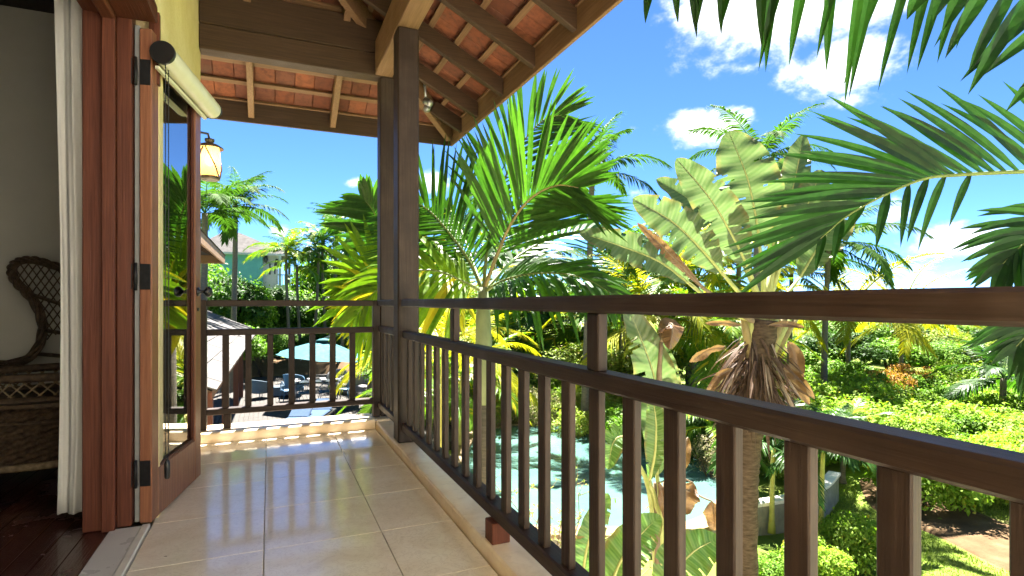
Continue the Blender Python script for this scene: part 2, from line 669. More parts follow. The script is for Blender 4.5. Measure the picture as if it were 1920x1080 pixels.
plain('rattan', (.10, .066, .04), .6, .35, 40, .5, .3)
plain('rattan_pale', (.27, .20, .12), .6, .3, 40, .5, .3)


def shingle_mat():
    t = NT('grey_shingle')
    r = t.rnd(); g = t.n('NewGeometry')
    rr = t.math('FRACT', t.math('ADD', r, g.outputs['Random Per Island']))
    c = t.ramp(rr, [(0, (.055, .051, .049)), (.5, (.075, .070, .067)), (1, (.10, .094, .09))])
    a = t.noise(t.world((1, 1, 1)), 14, 5, .65)
    c = t.mix(t.maprange(a, .45, .75, 0, .5), c, (.05, .044, .04))
    return t.done(t.bsdf(c, .85, t.bump(a, .3, .01), .2))


shingle_mat()

# foliage
leaf('leaf_hedge', (.15, .27, .026), (.28, .38, .045), tw=.42, old=(.30, .24, .03), oldamt=.03)
leaf('leaf_dark', (.026, .075, .012), (.058, .125, .018), tw=.30)
leaf('leaf_mid', (.09, .20, .018), (.175, .30, .03), tw=.34, old=(.22, .20, .02), oldamt=.03)
leaf('leaf_olive', (.165, .235, .032), (.29, .345, .052), tw=.36, old=(.28, .20, .05), oldamt=.08)
leaf('leaf_dry', (.22, .19, .09), (.36, .31, .19), tw=.3, old=(.10, .13, .03), oldamt=.25)
leaf('leaf_rust', (.30, .13, .03), (.40, .20, .04), tw=.3)
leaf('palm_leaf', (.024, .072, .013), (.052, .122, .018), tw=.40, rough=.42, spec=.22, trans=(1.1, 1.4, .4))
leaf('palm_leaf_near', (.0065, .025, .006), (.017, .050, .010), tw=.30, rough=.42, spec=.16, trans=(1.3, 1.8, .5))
leaf('palm_leaf_bright', (.085, .19, .015), (.17, .27, .022), tw=.45, rough=.35, old=(.40, .33, .02), oldamt=.10, trans=(1.2, 1.3, .4))
leaf('palm_leaf_yellow', (.20, .26, .018), (.42, .38, .02), tw=.5, rough=.4, trans=(1.2, 1.15, .3))
leaf('palm_leaf_far', (.036, .092, .014), (.075, .15, .02), tw=.36, rough=.65, spec=.06)
leaf('grass_blade', (.13, .21, .022), (.24, .29, .05), tw=.3)
plain('trunk_grey', (.17, .15, .115), .85, .25, 9, .5, .15, stretch=(1, 1, 5))
plain('trunk_brown', (.10, .072, .05), .9, .35, 12, .6, .1, stretch=(1, 1, 4))
plain('trunk_green', (.20, .24, .12), .6, .2, 6, .15, .3, stretch=(1, 1, .4))
plain('trunk_yellow', (.42, .40, .10), .6, .2, 6, .15, .3)
plain('rachis_tan', (.30, .24, .10), .5, .2, 12, .1, .3)
plain('rachis_green', (.14, .19, .045), .5, .2, 12, .1, .3)
plain('petiole_pale', (.40, .42, .16), .5, .2, 9, .1, .35, color2=(.25, .28, .09))
plain('twig', (.22, .17, .12), .9, .2, 20, .3, .1)


def paddle_mat(key, c1, c2, stripe, tw):
    t = NT(key)
    uv = t.n('UVMap'); uv.uv_map = 'UVMap'
    sep = t.n('SeparateXYZ'); t.L.new(uv.outputs[0], sep.inputs[0])
    # veins leave the midrib slightly forward
    side = t.math('ABSOLUTE', t.math('SUBTRACT', sep.outputs[1], .5))
    ph = t.math('SUBTRACT', sep.outputs[0], t.math('MULTIPLY', side, .10))
    s1 = t.math('SINE', t.math('MULTIPLY', ph, 215.0))
    s2 = t.math('SINE', t.math('MULTIPLY', ph, 93.0))
    ns = t.noise(t.coord('Object'), 5, 5, .6)
    st = t.math('ADD', t.math('MULTIPLY', s1, .5), t.math('MULTIPLY', s2, .5))
    c = t.mix(t.maprange(ns, .35, .7, 0, 1), c1, c2)
    c = t.mix(t.maprange(st, -.5, .9, 0, .65), c, stripe)
    edge = t.maprange(side, .36, .5, 0, .85)
    c = t.mix(t.math('MULTIPLY', edge, t.maprange(ns, .45, .62, 0, 1)), c, (.20, .135, .055))
    bmp = t.bump(st, .35, .006)
    b = t.bsdf(c, .36, bmp, .5)
    tr = t.n('BsdfTranslucent'); t.set(tr.inputs[0], t.mix(1.0, c, (1.1, 1.25, .75, 1), 'MULTIPLY'))
    mx = t.n('MixShader'); mx.inputs[0].default_value = tw
    t.L.new(b, mx.inputs[1]); t.L.new(tr.outputs[0], mx.inputs[2])
    return t.done(mx.outputs[0])


paddle_mat('paddle_leaf', (.060, .105, .042), (.095, .145, .060), (.135, .175, .090), .34)
paddle_mat('paddle_leaf_green', (.050, .13, .030), (.10, .19, .045), (.16, .25, .08), .36)
paddle_mat('paddle_leaf_dry', (.13, .065, .030), (.22, .125, .065), (.17, .095, .05), .22)

# ------------------------------------------------------------------ ground, pool, deck (setting)
GZ = -3.2


def ground_h(x, y):
    return GZ + .10 * math.sin(x * .31 + y * .17) + .06 * math.sin(x * .9 - y * .5) - .012 * max(0.0, x - 14)


def build_ground():
    xs = np.concatenate([np.linspace(-900, -60, 8), np.linspace(-50, 70, 61), np.linspace(90, 1200, 12)])
    ys = np.concatenate([np.linspace(-300, -20, 6), np.linspace(-15, 75, 46), np.linspace(90, 1500, 12)])
    v = [(x, y, ground_h(x, y) if -60 < x < 80 and -20 < y < 80 else GZ - .012 * max(0.0, min(x, 80) - 14)) for y in ys for x in xs]
    n = len(xs)
    f = [(j * n + i, j * n + i + 1, (j + 1) * n + i + 1, (j + 1) * n + i) for j in range(len(ys) - 1) for i in range(n - 1)]
    # leave the pool basin open
    o = place('ground', np_mesh('ground', v, f, M['ground_cover'], True))
    tag(o, kind='structure')


build_ground()


def patch(name, outline, z, mat, dz=.03):
    """sheet following the ground inside a plan outline"""
    n = len(outline)
    cx = sum(p[0] for p in outline) / n; cy = sum(p[1] for p in outline) / n
    rings = 8; v = [(cx, cy, ground_h(cx, cy) + dz)]; f = []
    for k in range(1, rings + 1):
        for p in outline:
            x = cx + (p[0] - cx) * k / rings; y = cy + (p[1] - cy) * k / rings
            v.append((x, y, ground_h(x, y) + dz * (1 if k < rings else -2)))
    for i in range(n):
        f.append((0, 1 + i, 1 + (i + 1) % n))
    for k in range(rings - 1):
        for i in range(n):
            a = 1 + k * n + i; b = 1 + k * n + (i + 1) % n
            f.append((a, a + n, b + n, b))
    m = MB(); m.add(v, f)
    return tag(m.build(name, M[mat], smooth=True), kind='structure')


pth = [on_z(*p, GZ) for p in ((1720, 930), (1790, 940), (1860, 965), (1950, 1000), (2060, 1040), (2060, 1130), (1930, 1085), (1850, 1050), (1780, 1015), (1715, 985), (1640, 955), (1610, 925), (1605, 890), (1660, 900))]
patch('dirt_path', [(p.x, p.y) for p in curve(pth + [pth[0]], 40)[:-1]], GZ, 'dirt')

# unseen pale stone terrace, added below the balcony to bounce sunlight upwards
m = MB(); m.box(-8, 4.4, -14, 8.6, GZ - .3, GZ + .13); m.box(-8, 1.8, 8.6, 15.4, GZ - .3, GZ + .13)
tag(m.build('bounce_terrace', M['terrace_stone']), kind='structure')
# pool: outline from the water line
WZ = -2.86
pool_px = [(900, 985), (1030, 992), (1166, 994), (1230, 992), (1280, 986), (1326, 968), (1346, 940), (1350, 910), (1338, 880), (1294, 852), (1230, 826), (1160, 806), (1060, 798), (960, 798), (900, 815), (870, 870)]
pool_pts = [on_z(px, py, WZ) for px, py in pool_px]
pool_pts = curve(pool_pts + [pool_pts[0]], 73)[:-1]
pcx = sum(p.x for p in pool_pts) / 72; pcy = sum(p.y for p in pool_pts) / 72


def ring_out(pts, d):
    out = []
    n = len(pts)
    for i in range(n):
        t = (pts[(i + 1) % n] - pts[i - 1]); t.z = 0; t.normalize()
        nn = Vector((t.y, -t.x, 0))
        c = Vector((pts[i].x - pcx, pts[i].y - pcy, 0))
        if nn.dot(c) < 0: nn = -nn
        out.append(pts[i] + nn * d)
    return out


def ring_wall(m, ra, rb):
    n = len(ra); b = len(m.v)
    m.v.extend(tuple(p) for p in ra); m.v.extend(tuple(p) for p in rb)
    for i in range(n):
        j = (i + 1) % n
        m.f.append((b + i, b + j, b + n + j, b + n + i))


def zed(r, z): return [Vector((p.x, p.y, z)) for p in r]


m = MB(); m.add([(p.x, p.y, WZ) for p in pool_pts] + [(pcx, pcy, WZ)], [(i, (i + 1) % 72, 72) for i in range(72)])
tag(m.build('pool_water', M['pool_water']), kind='structure')
r1, r2 = ring_out(pool_pts, -.03), ring_out(pool_pts, .34)
pool = thing('swimming_pool', 'curved turquoise pool with a raised ochre coping behind the balusters', 'pool', (0, 0, 0))
m = MB(); ring_wall(m, zed(r1, WZ - .3), zed(r1, WZ + .05)); ring_wall(m, zed(r1, WZ + .05), zed(r2, WZ + .05)); ring_wall(m, zed(r2, WZ + .05), zed(r2, WZ - .04))
m.build('coping', M['pool_coping'], pool, True)
r3, r4 = ring_out(pool_pts, .30), ring_out(pool_pts, .42)
m = MB(); ring_wall(m, zed(r3, WZ - .02), zed(r4, WZ - .6)); ring_wall(m, zed(r4, WZ - .6), zed(r4, GZ - .6))
m.build('basin_wall', M['pool_wall'], pool, True)

# low retaining wall to the right of the pool
rw = thing('retaining_wall', 'low grey rendered garden wall with pale cap right of the pool', 'wall')
wp = [on_z(px, py, -2.75) for px, py in ((1392, 950), (1440, 944), (1490, 934), (1540, 915), (1565, 890))]
wp = curve(wp, 14)
m = MB(); c = MB()
for a, b in zip(wp, wp[1:]):
    a2, b2 = Vector((a.x, a.y, -3.5)), Vector((b.x, b.y, -3.5))
    m.beam((a.x, a.y, -3.35), (b.x, b.y, -3.35), .16, 1.2)
c2 = []
for a, b in zip(wp, wp[1:]):
    c.beam((a.x, a.y, -2.715), (b.x, b.y, -2.715), .24, .07, c=.01)
m.build('wall_face', M['pool_wall'], rw)
c.build('cap', M['white_stone'], rw)

# timber deck by the pool
DZ = -3.0
m = MB()
DX0, DX1, DY0, DY1 = -3.5, 5.6, 15.5, 33.0
m.box(DX0, DX1, DY0, DY1, DZ - .25, DZ - .03)
deck = tag(m.build('wooden_deck', M['deck_wood']), kind='structure')
b = MB(); x = DX0
while x < DX1:
    y0 = DY0 - RNG.uniform(0, .03)
    ym = DY0 + RNG.choice((5.5, 8.5, 11.5))
    b.box(x, x + .138, y0, ym - .004, DZ - .03, DZ + RNG.uniform(-.003, .003))
    b.box(x, x + .138, ym, DY1, DZ - .03, DZ + RNG.uniform(-.003, .003))
    x += .15
tag(b.build('deck_boards', M['deck_wood'], deck), kind='stuff')
# planting bank behind the deck
m = MB(); n = 40; v = []; f = []
prof = [(-.3, -3.3), (0, -2.95), (.5, -2.6), (1.2, -2.35), (3, -2.2), (6, -3.3)]
for i in range(n + 1):
    x = -8 + 22 * i / n
    for dy, z in prof:
        v.append((x, 33.1 + dy + .3 * math.sin(x * 1.3), z + .12 * math.sin(x * 2.1 + dy * 3)))
k = len(prof)
for i in range(n):
    for j in range(k - 1):
        f.append((i * k + j, i * k + j + 1, (i + 1) * k + j + 1, (i + 1) * k + j))
m.add(v, f)
tag(m.build('planting_bank', M['dirt'], smooth=True), kind='structure')

# ------------------------------------------------------------------ balcony floor and kerbs (setting)
m = MB(); m.box(-.485, .98, -2.2, 4.78, -.32, -.014)
floor = tag(m.build('balcony_floor', M['grout']), kind='structure')
tx = [-.485, -.02, .45, .772]
ty = [2.474 + .487 * k for k in range(-9, 5)] + [4.497]
for i in range(3):
    for j in range(len(ty) - 1):
        b = MB(); b.box(tx[i] + .0018, tx[i + 1] - .0018, ty[j] + .0018, ty[j + 1] - .0018, -.013, RNG.uniform(-.0004, .0004), .0014)
        b.build('floor_tile', M['limestone_tile'], floor)
m = MB(); m.box(.776, 1.02, -2.2, 4.496, -.34, .058, .008)
tag(m.build('kerb', M['kerb_stone']), kind='structure')
m = MB(); m.box(-.47, .775, 4.50, 4.80, -.34, .072, .008)
tag(m.build('kerb', M['kerb_stone']), kind='structure')
m = MB(); m.box(.778, 1.02, 4.50, 4.80, -.34, .066, .008)
tag(m.build('kerb', M['kerb_stone']), kind='structure')
# the house below the balcony slab
m = MB(); m.box(-6.0, .80, -2.2, 4.60, -3.6, -.345)
ls = tag(m.build('lower_storey', M['yellow_stucco']), 'rendered lower storey of the house under the balcony', 'house')

# unseen house wing added behind the camera; its sunlit wall bounces warm fill
wg = thing('bounce_wing', 'pale cream unseen wing added behind the camera to bounce sunlight', 'house', (0, -1.25, GZ))
m = MB(); m.box(-9, 4.5, -6, 0, 0, 7.0); m.build('wall', M['cream_render'], wg)
m = MB(); m.add([(-9.8, -7, 7.0), (5.2, -7, 7.0), (5.2, .3, 7.0), (-9.8, .3, 7.0), (-7, -3, 9.2), (2, -3, 9.2)], [(0, 1, 5, 4), (1, 2, 5), (2, 3, 4, 5), (3, 0, 4), (3, 2, 1, 0)]); m.build('roof', M['clay_tile'], wg)
for wx in (2.6,):
    for wz in (.9, 4.3):
        w = MB(); w.box(wx - .55, wx + .55, .002, .05, wz, wz + 1.4, .01); wo = w.build('window', M['white_paint'], wg)
        w = MB(); w.box(wx - .45, wx + .45, .051, .06, wz + .1, wz + 1.3); w.build('pane', M['shutter_dark'], wo)

# ------------------------------------------------------------------ columns and balustrades
cl = thing('timber_column', 'dark timber column standing in the right balustrade, nearer of the pair', 'column', (.857, 3.795, .06))
m = MB(); m.box(-.072, .072, -.075, .075, 0, 2.785, .009); m.build('shaft', M['rail_wood_z'], cl)
cl = thing('timber_column', 'dark timber corner column behind the nearer column where both railings meet', 'column', (.90, 4.69, .068))
m = MB(); m.box(-.07, .07, -.07, .07, 0, 2.777, .009); m.build('shaft', M['rail_wood_z'], cl)


def balustrade_y(root, y0, y1, bys, posts, first=0):
    m = MB(); m.box(.800, .872, y0, y1, .971, 1.019, .007); m.build('top_rail', M['rail_wood_y'], root)
    m = MB(); m.box(.812, .880, y0, y1, .761, .810, .007); m.build('middle_rail', M['rail_wood_y'], root)
    m = MB(); m.box(.810, .882, y0, y1, .140, .195, .007); m.build('bottom_rail', M['rail_wood_y'], root)
    bm = MB(); bm.box(-.012, .012, -.026, .026, .195, .761, .003)
    me = bm.mesh('baluster', M['rail_wood_z'])
    for y in bys:
        place('baluster', me, root, (.838, y, 0))
    pm = MB(); pm.box(-.016, .016, -.030, .030, .810, .971, .003)
    me = pm.mesh('post', M['rail_wood_z'])
    for y in posts:
        place('post', me, root, (.838, y, 0))


rb = thing('balustrade', 'long dark timber balustrade running along the right side of the balcony', 'railing')
ks = [.36 + .163 * k for k in range(-10, 21)]
balustrade_y(rb, -1.9, 3.719, [y for y in ks if y < 3.70], [.36 + .163 * k for k in (-10, -2, 6, 14)])
for y in (-.55, .75, 2.06):
    m = MB(); m.box(.792, .868, y - .04, y + .04, .057, .140, .003); m.build('support_block', M['red_wood_z'], rb)
sb = thing('balustrade', 'short length of dark railing between the two timber columns', 'railing')
balustrade_y(sb, 3.871, 4.619, [4.0, 4.163, 4.326, 4.489], [])

fb = thing('balustrade', 'dark timber balustrade across the far end of the balcony', 'railing')
m = MB(); m.box(-.418, .771, 4.60, 4.665, .971, 1.017, .004); m.build('top_rail', M['rail_wood_x'], fb)
m = MB(); m.box(-.418, .771, 4.60, 4.665, .757, .803, .004); m.build('middle_rail', M['rail_wood_x'], fb)
m = MB(); m.box(-.418, .771, 4.60, 4.665, .178, .224, .004); m.build('bottom_rail', M['rail_wood_x'], fb)
for x in (-.445, .798):
    m = MB(); m.box(x - .027, x + .027, 4.597, 4.668, .071, 1.0175, .004); m.build('post', M['rail_wood_z'], fb)
bm = MB(); bm.box(-.022, .022, -.022, .022, .224, .757, .003); me = bm.mesh('baluster', M['rail_wood_z'])
for k in range(7):
    place('baluster', me, fb, (-.295 + .151 * k, 4.632, 0))
m = MB(); m.box(-.31, -.26, 4.605, 4.66, .071, .178, .003); m.build('support_block', M['rail_wood_z'], fb)

# ------------------------------------------------------------------ roof of the balcony
EX, EY, EZ, SL = 1.76, 5.70, 2.70, .50           # eave corner, underside of the rafters there, slope
roof = thing('roof', 'clay tiled hip roof over the balcony with exposed timber rafters', 'roof')
LX, NY = -1.15, 1.15                              # how far the slopes run; unseen near end cut short to admit sunlight


def zr(x): return EZ + SL * (EX - x)
def zf(y): return EZ + SL * (EY - y)


RD, RW = .125, .052
up_r = Vector((SL, 0, 1)).normalized(); up_f = Vector((0, SL, 1)).normalized()
for y in (1.25, 1.87, 2.47, 3.07, 3.67, 4.27, 4.87, 5.35):
    x1 = max(LX, EX - (EY - y) + .03)
    off = up_r * (RD / 2)
    m = MB(); m.beam(Vector((EX - .001, y, zr(EX))) + off, Vector((x1, y, zr(x1))) + off, RW, RD, up_r, .003)
    m.build('rafter', M['roof_wood_x'], roof)
for x in (-.87, -.153, .568, 1.22):
    y1 = max(2.6, EY - (EX - x) + .03)
    if x < 0: y1 = 3.0
    y1 = max(y1, EY - (EX - x) + .03)
    off = up_f * (RD / 2)
    m = MB(); m.beam(Vector((x, EY - .001, zf(EY))) + off, Vector((x, y1, zf(y1))) + off, RW, RD, up_f, .003)
    m.build('rafter', M['batten_wood_y'], roof)
m = MB()
ph, qh = Vector((EX - .01, EY - .01, EZ + .075)), Vector((LX, EY - (EX - LX), zr(LX) + .075))
m.beam(ph, qh, .06, .17, c=.004); m.build('hip_rafter', M['batten_wood_x'], roof)
# battens on the rafters, along the eaves
GA = .205; nb = 14
for k in range(nb):
    s = .05 + k * GA
    x = EX - s
    if x > LX:
        y1 = EY - s - .02
        p = Vector((x, NY, zr(x))) + up_r * (RD + .0135); q = Vector((x, y1, zr(x))) + up_r * (RD + .0135)
        m = MB(); m.beam(p, q, .045, .025, up_r, .002); m.build('batten', M['batten_wood_y'], roof)
    y = EY - s
    x1 = EX - s - .02
    if x1 > -1.6 and y > 2.6:
        p = Vector((-1.6, y, zf(y))) + up_f * (RD + .0135); q = Vector((x1, y, zf(y))) + up_f * (RD + .0135)
        m = MB(); m.beam(p, q, .045, .025, up_f, .002); m.build('batten', M['batten_wood_x'], roof)
# fascia boards
m = MB(); m.box(EX, EX + .028, NY, EY + .028, 2.66, 2.872, .003); m.build('fascia', M['batten_wood_y'], roof)
m = MB(); m.box(-1.6, EX - .002, EY, EY + .028, 2.66, 2.872, .003); m.build('fascia', M['roof_wood_x'], roof)
# clay tiles: width .165 along the eave, one course per batten
TW, TH = .165, .30
tile_m = MB(); tile_m.box(0, TW - .004, -.07, TH - .07, 0, .013, .003)
tme = tile_m.mesh('roof_tile', M['clay_tile'])
rest = MB(); n_obj = 0
slope_len = math.sqrt(1 + SL * SL)
for k in range(nb):
    s = .05 + k * GA
    # right slope
    x = EX - s
    if x > LX:
        base = Vector((x, 0, zr(x))) + up_r * (RD + .028)
        ax = Vector((-1, 0, SL)).normalized(); ay = Vector((0, 1, 0))
        y = EY - s - .06 + .4
        yy = NY
        while yy < EY - s + .12:
            t = .055
            axt = (ax * math.cos(t) + up_r * -math.sin(t) * -1 * -1).normalized()
            nrm = ay.cross(axt)
            if nrm.z < 0: nrm = -nrm
            R = Matrix((ay, axt, ay.cross(axt))).transposed().to_4x4()
            R.translation = base + Vector((0, yy, 0)) + nrm * .016
            near = yy > 1.9 and x > .40
            if near and n_obj < 290:
                o = place('roof_tile', tme, roof); o.matrix_local = R; n_obj += 1
            else:
                rest.box(0, TW - .004, -.07, TH - .07, -.013, 0, 0, R)
            yy += TW
    y = EY - s
    if y > 2.6:
        base = Vector((0, y, zf(y))) + up_f * (RD + .028)
        ax = Vector((0, -1, SL)).normalized(); ay = Vector((1, 0, 0))
        xx = -1.6
        while xx < EX - s + .12:
            t = .055
            axt = (ax * math.cos(t) - up_f * math.sin(t)).normalized()
            nrm = ay.cross(axt)
            if nrm.z < 0: nrm = -nrm
            R = Matrix((ay, axt, ay.cross(axt))).transposed().to_4x4()
            R.translation = base + Vector((xx, 0, 0)) + nrm * .016
            if k < 9 and xx > -.65 and n_obj < 299:
                o = place('roof_tile', tme, roof); o.matrix_local = R; n_obj += 1
            else:
                rest.box(0, TW - .004, -.07, TH - .07, -.013, 0, 0, R)
            xx += TW
ro = rest.build('roof_tiling', M['clay_tile'], roof); ro["kind"] = "stuff"
# weatherproof boarding above the tiles so that no daylight leaks in
m = MB()
hr = .235
m.add([(EX + .10, NY, zr(EX) + hr - .05), (EX + .10, EY + .10, zr(EX) + hr - .05), (LX, EY - (EX - LX), zr(LX) + hr), (LX, NY, zr(LX) + hr), (LX - 3, EY + .10, zr(EX) + hr - .05), (LX - 3, EY - (EX - LX), zr(LX) + hr)],
      [(0, 1, 2, 3), (1, 4, 5, 2)])
m.build('roof_underlay', M['clay_tile'], roof)
# wall plates
m = MB(); m.box(-.469, .958, 4.625, 4.755, 2.846, 3.030, .006); m.build('wall_plate', M['roof_wood_x'], roof)
m = MB(); m.box(-.469, .955, 4.617, 4.760, 3.031, 3.300, .006); m.build('wall_plate', M['roof_wood_x'], roof)
m = MB(); m.box(.787, .927, 1.15, 4.612, 2.846, 3.12, .006); m.build('wall_plate', M['batten_wood_y'], roof)

# small twin floodlight fixed under the eave beside the columns
fl = thing('floodlight', 'small grey floodlight fixed to the hip rafter by the column', 'floodlight', at(797, 178, 5.05))
m = MB(); m.lathe([(.001, 0), (.032, 0), (.036, .03), (.034, .075), (.02, .09), (.001, .09)], 14, (0, 0, -.05), (.4, -.6, -.5)); m.build('lamp_head', M['grey_metal'], fl, True)
m = MB(); m.lathe([(.001, 0), (.028, 0), (.032, .03), (.03, .065), (.001, .08)], 14, (.03, .01, -.09), (-.3, -.5, -.7)); m.build('lamp_head', M['grey_metal'], fl, True)
m = MB(); m.tube([(0, .02, .20), (0, .01, .08), (.01, 0, -.06)], .012, 8); m.build('bracket', M['grey_metal'], fl, True)

# ------------------------------------------------------------------ house wall, room, door
WX0, WX1 = -.74, -.47
hw = thing('house_wall', 'yellow rough rendered house wall beside and above the open door', 'wall')
m = MB(); m.box(WX0, WX1, 3.04, 4.75, 0.0, 3.98, .004); m.build('wall_panel', M['yellow_stucco'], hw)
m = MB(); m.box(WX0, WX1, -2.2, .25, 0.0, 2.22, .004); m.build('wall_panel', M['yellow_stucco'], hw)  # unseen wall length, added so less light is lost into the room
m = MB(); m.box(WX0, WX1, -2.2, 3.038, 2.335, 3.98, .004); m.build('wall_panel', M['yellow_stucco'], hw)
room = thing('room', 'dim plastered bedroom seen through the open doorway at left', 'room')
m = MB(); m.box(-4.2, -.742, 4.76, 4.90, 0, 2.974); m.build('end_wall', M['room_plaster'], room)
m = MB(); m.box(-4.35, -4.2, -2.2, 4.759, 0, 2.974); m.build('side_wall', M['room_plaster'], room)
m = MB(); m.box(-4.35, -.742, -2.2, 4.90, 2.975, 3.12); m.build('ceiling', M['room_ceiling_wood'], room)
wf = MB(); wf.box(-4.2, -.64, -2.2, 4.76, -.3, -.014)
wfo = tag(wf.build('room_floor', M['plank_wood']), kind='structure')
x = -.642; k = 0
while x > -4.1:
    w = .088
    b = MB(); b.box(x - w + .0015, x - .0008, -2.2, 4.75, -.013, .002 + RNG.uniform(-.0006, .0006), .0015)
    b.build('floor_plank', M['plank_wood'], wfo)
    x -= w
m = MB(); m.box(-.6385, -.522, -2.2, 2.945, -.3, .006, .002); tag(m.build('threshold', M['marble']), kind='structure')
m = MB(); m.box(-.5205, -.488, -2.2, 2.945, -.3, .012, .004); tag(m.build('threshold', M['white_stone']), kind='structure')

df = thing('door_frame', 'red-brown hardwood door frame around the open doorway', 'door frame', (0, 0, 0))
m = MB(); m.box(-.742, -.668, 2.955, 3.036, .003, 2.33, .004); m.build('jamb', M['red_wood_z'], df)
m = MB(); m.box(-.667, -.618, 2.925, 3.036, .003, 2.33, .004); m.build('jamb', M['red_wood_z'], df)
m = MB(); m.box(-.617, -.560, 2.952, 3.036, .007, 2.33, .004); m.build('jamb', M['red_wood_z'], df)
m = MB(); m.box(-.742, -.668, -2.2, 2.954, 2.262, 2.332, .004); m.build('lintel', M['red_wood_y'], df)
m = MB(); m.box(-.667, -.618, -2.2, 2.924, 2.232, 2.332, .004); m.build('lintel', M['red_wood_y'], df)
m = MB(); m.box(-.617, -.462, -2.2, 2.951, 2.255, 2.332, .004); m.build('lintel', M['red_wood_y'], df)
m = MB(); m.box(-.556, -.536, 2.985, 3.036, .01, 2.25, .003); m.build('hinge_gap_strip', M['pale_gap'], df)  # pale colour stands in for light wall showing through the hinge gap
m = MB(); m.box(-.505, -.463, 3.002, 3.036, 2.0, 2.332, .003); m.build('jamb', M['red_wood_z'], df)

DA = math.radians(10)
door = thing('door', 'glazed hardwood door leaf folded back against the yellow wall', 'door', (-.533, 2.957, 0), -DA)
DW, DH, DT = .715, 2.228, .05                    # local: x = thickness towards the balcony, y = along the leaf
g0, g1, gz0, gz1 = .080, .615, .235, 2.10
m = MB(); m.box(0, DT, 0, g0, .012, DH, .004); m.build('hinge_stile', M['door_wood'], door)
m = MB(); m.box(0, DT, g1, DW, .012, DH, .004); m.build('lock_stile', M['door_wood'], door)
m = MB(); m.box(.001, DT - .001, g0 - .001, g1 + .001, .013, gz0, .003); m.build('bottom_rail', M['door_wood'], door)
m = MB(); m.box(.001, DT - .001, g0 - .001, g1 + .001, gz1, DH - .001, .003); m.build('top_rail', M['door_wood'], door)
m = MB(); m.box(.024, .029, g0 - .002, g1 + .002, gz0 - .002, gz1 + .002)
m.build('glass_pane', M['window_glass'], door)
for a, b2, c0, c1 in ((g0, g0 + .012, gz0, gz1), (g1 - .012, g1, gz0, gz1), (g0 + .012, g1 - .012, gz0, gz0 + .012), (g0 + .012, g1 - .012, gz1 - .012, gz1)):
    m = MB(); m.box(.030, .044, a, b2, c0, c1, .002); m.build('glazing_bead', M['red_wood_z'], door)
for zz in (2.03, 1.115, .235):
    m = MB(); m.box(.003, .045, -.0035, .0005, zz - .057, zz + .057, .001); h = m.build('hinge', M['hinge_metal'], door)
    m = MB(); m.box(-.078, -.026, -.010, -.006, zz - .057, zz + .057, .001); m.build('hinge_plate', M['hinge_metal'], h)
    m = MB(); m.tube([(-.012, -.008, zz - .062), (-.012, -.008, zz + .062)], .007, 10); m.build('hinge_barrel', M['hinge_metal'], h, True)
m = MB(); m.lathe([(.001, 0), (.026, 0), (.026, .006), (.011, .010), (.009, .032), (.018, .038), (.029, .048), (.030, .060), (.022, .072), (.001, .076)], 18, (DT, .655, 1.06), (1, 0, 0))
m.build('knob', M['black_metal'], door, True)
m = MB(); m.lathe([(.001, 0), (.010, 0), (.010, .006), (.001, .006)], 14, (DT, .655, .96), (1, 0, 0)); m.build('keyhole', M['black_metal'], door, True)
m = MB(); m.box(.010, .045, DW, DW + .014, 1.905, 1.965, .004); m.build('contact_sensor', M['white_paint'], door)

rbv = thing('roller_blind', 'cream roller blind cassette with black end caps mounted on the door top', 'blind', (-.533, 2.957, 0), -DA)
prof = [(.048 * math.cos(a) + DT + .052, .048 * math.sin(a) * 1.05 + 2.115) for a in [2 * math.pi * k / 24 for k in range(24)]]
m = MB()
v = [(p[0], yv, p[1]) for yv in (-.015, .735) for p in prof]
m.add(v, [(k, (k + 1) % 24, 24 + (k + 1) % 24, 24 + k) for k in range(24)])
cas = m.build('cassette', M['cream_cassette'], rbv, True)
for y0, y1 in ((-.035, -.0155), (.7355, .75)):
    m = MB(); m.lathe([(.001, 0), (.050, 0), (.052, .004), (.052, y1 - y0 - .003), (.050, y1 - y0), (.001, y1 - y0)], 24, (DT + .052, y0, 2.115), (0, 1, 0)); m.build('end_cap', M['black_metal'], rbv)
m = MB(); m.box(DT + .012, DT + .030, .0, .72, 2.050, 2.066, .002); m.build('bottom_bar', M['cream_cassette'], rbv)
for k, yy in enumerate((-.022, .046)):
    m = MB()
    prf = []
    z = 2.075; j = 0
    while z > .29:
        prf.append((.0012 if j % 2 else .0030, z)); z -= .0062; j += 1
    m.lathe(prf, 5, (DT + .062 - .01 * k, yy, 0)); m.build('bead_chain', M['black_metal'], rbv, True)
m = MB(); m.lathe([(.001, 0), (.010, .002), (.012, .01), (.012, .07), (.009, .082), (.003, .09), (.001, .1)], 12, (DT + .058, .012, .20)); m.build('chain_weight', M['black_metal'], rbv, True)
m = MB(); m.tube([(DT + .062, -.022, .292), (DT + .06, -.01, .283), (DT + .057, .012, .280), (DT + .053, .035, .283), (DT + .052, .046, .292)], .002, 6); m.build('chain_loop', M['black_metal'], rbv, True)

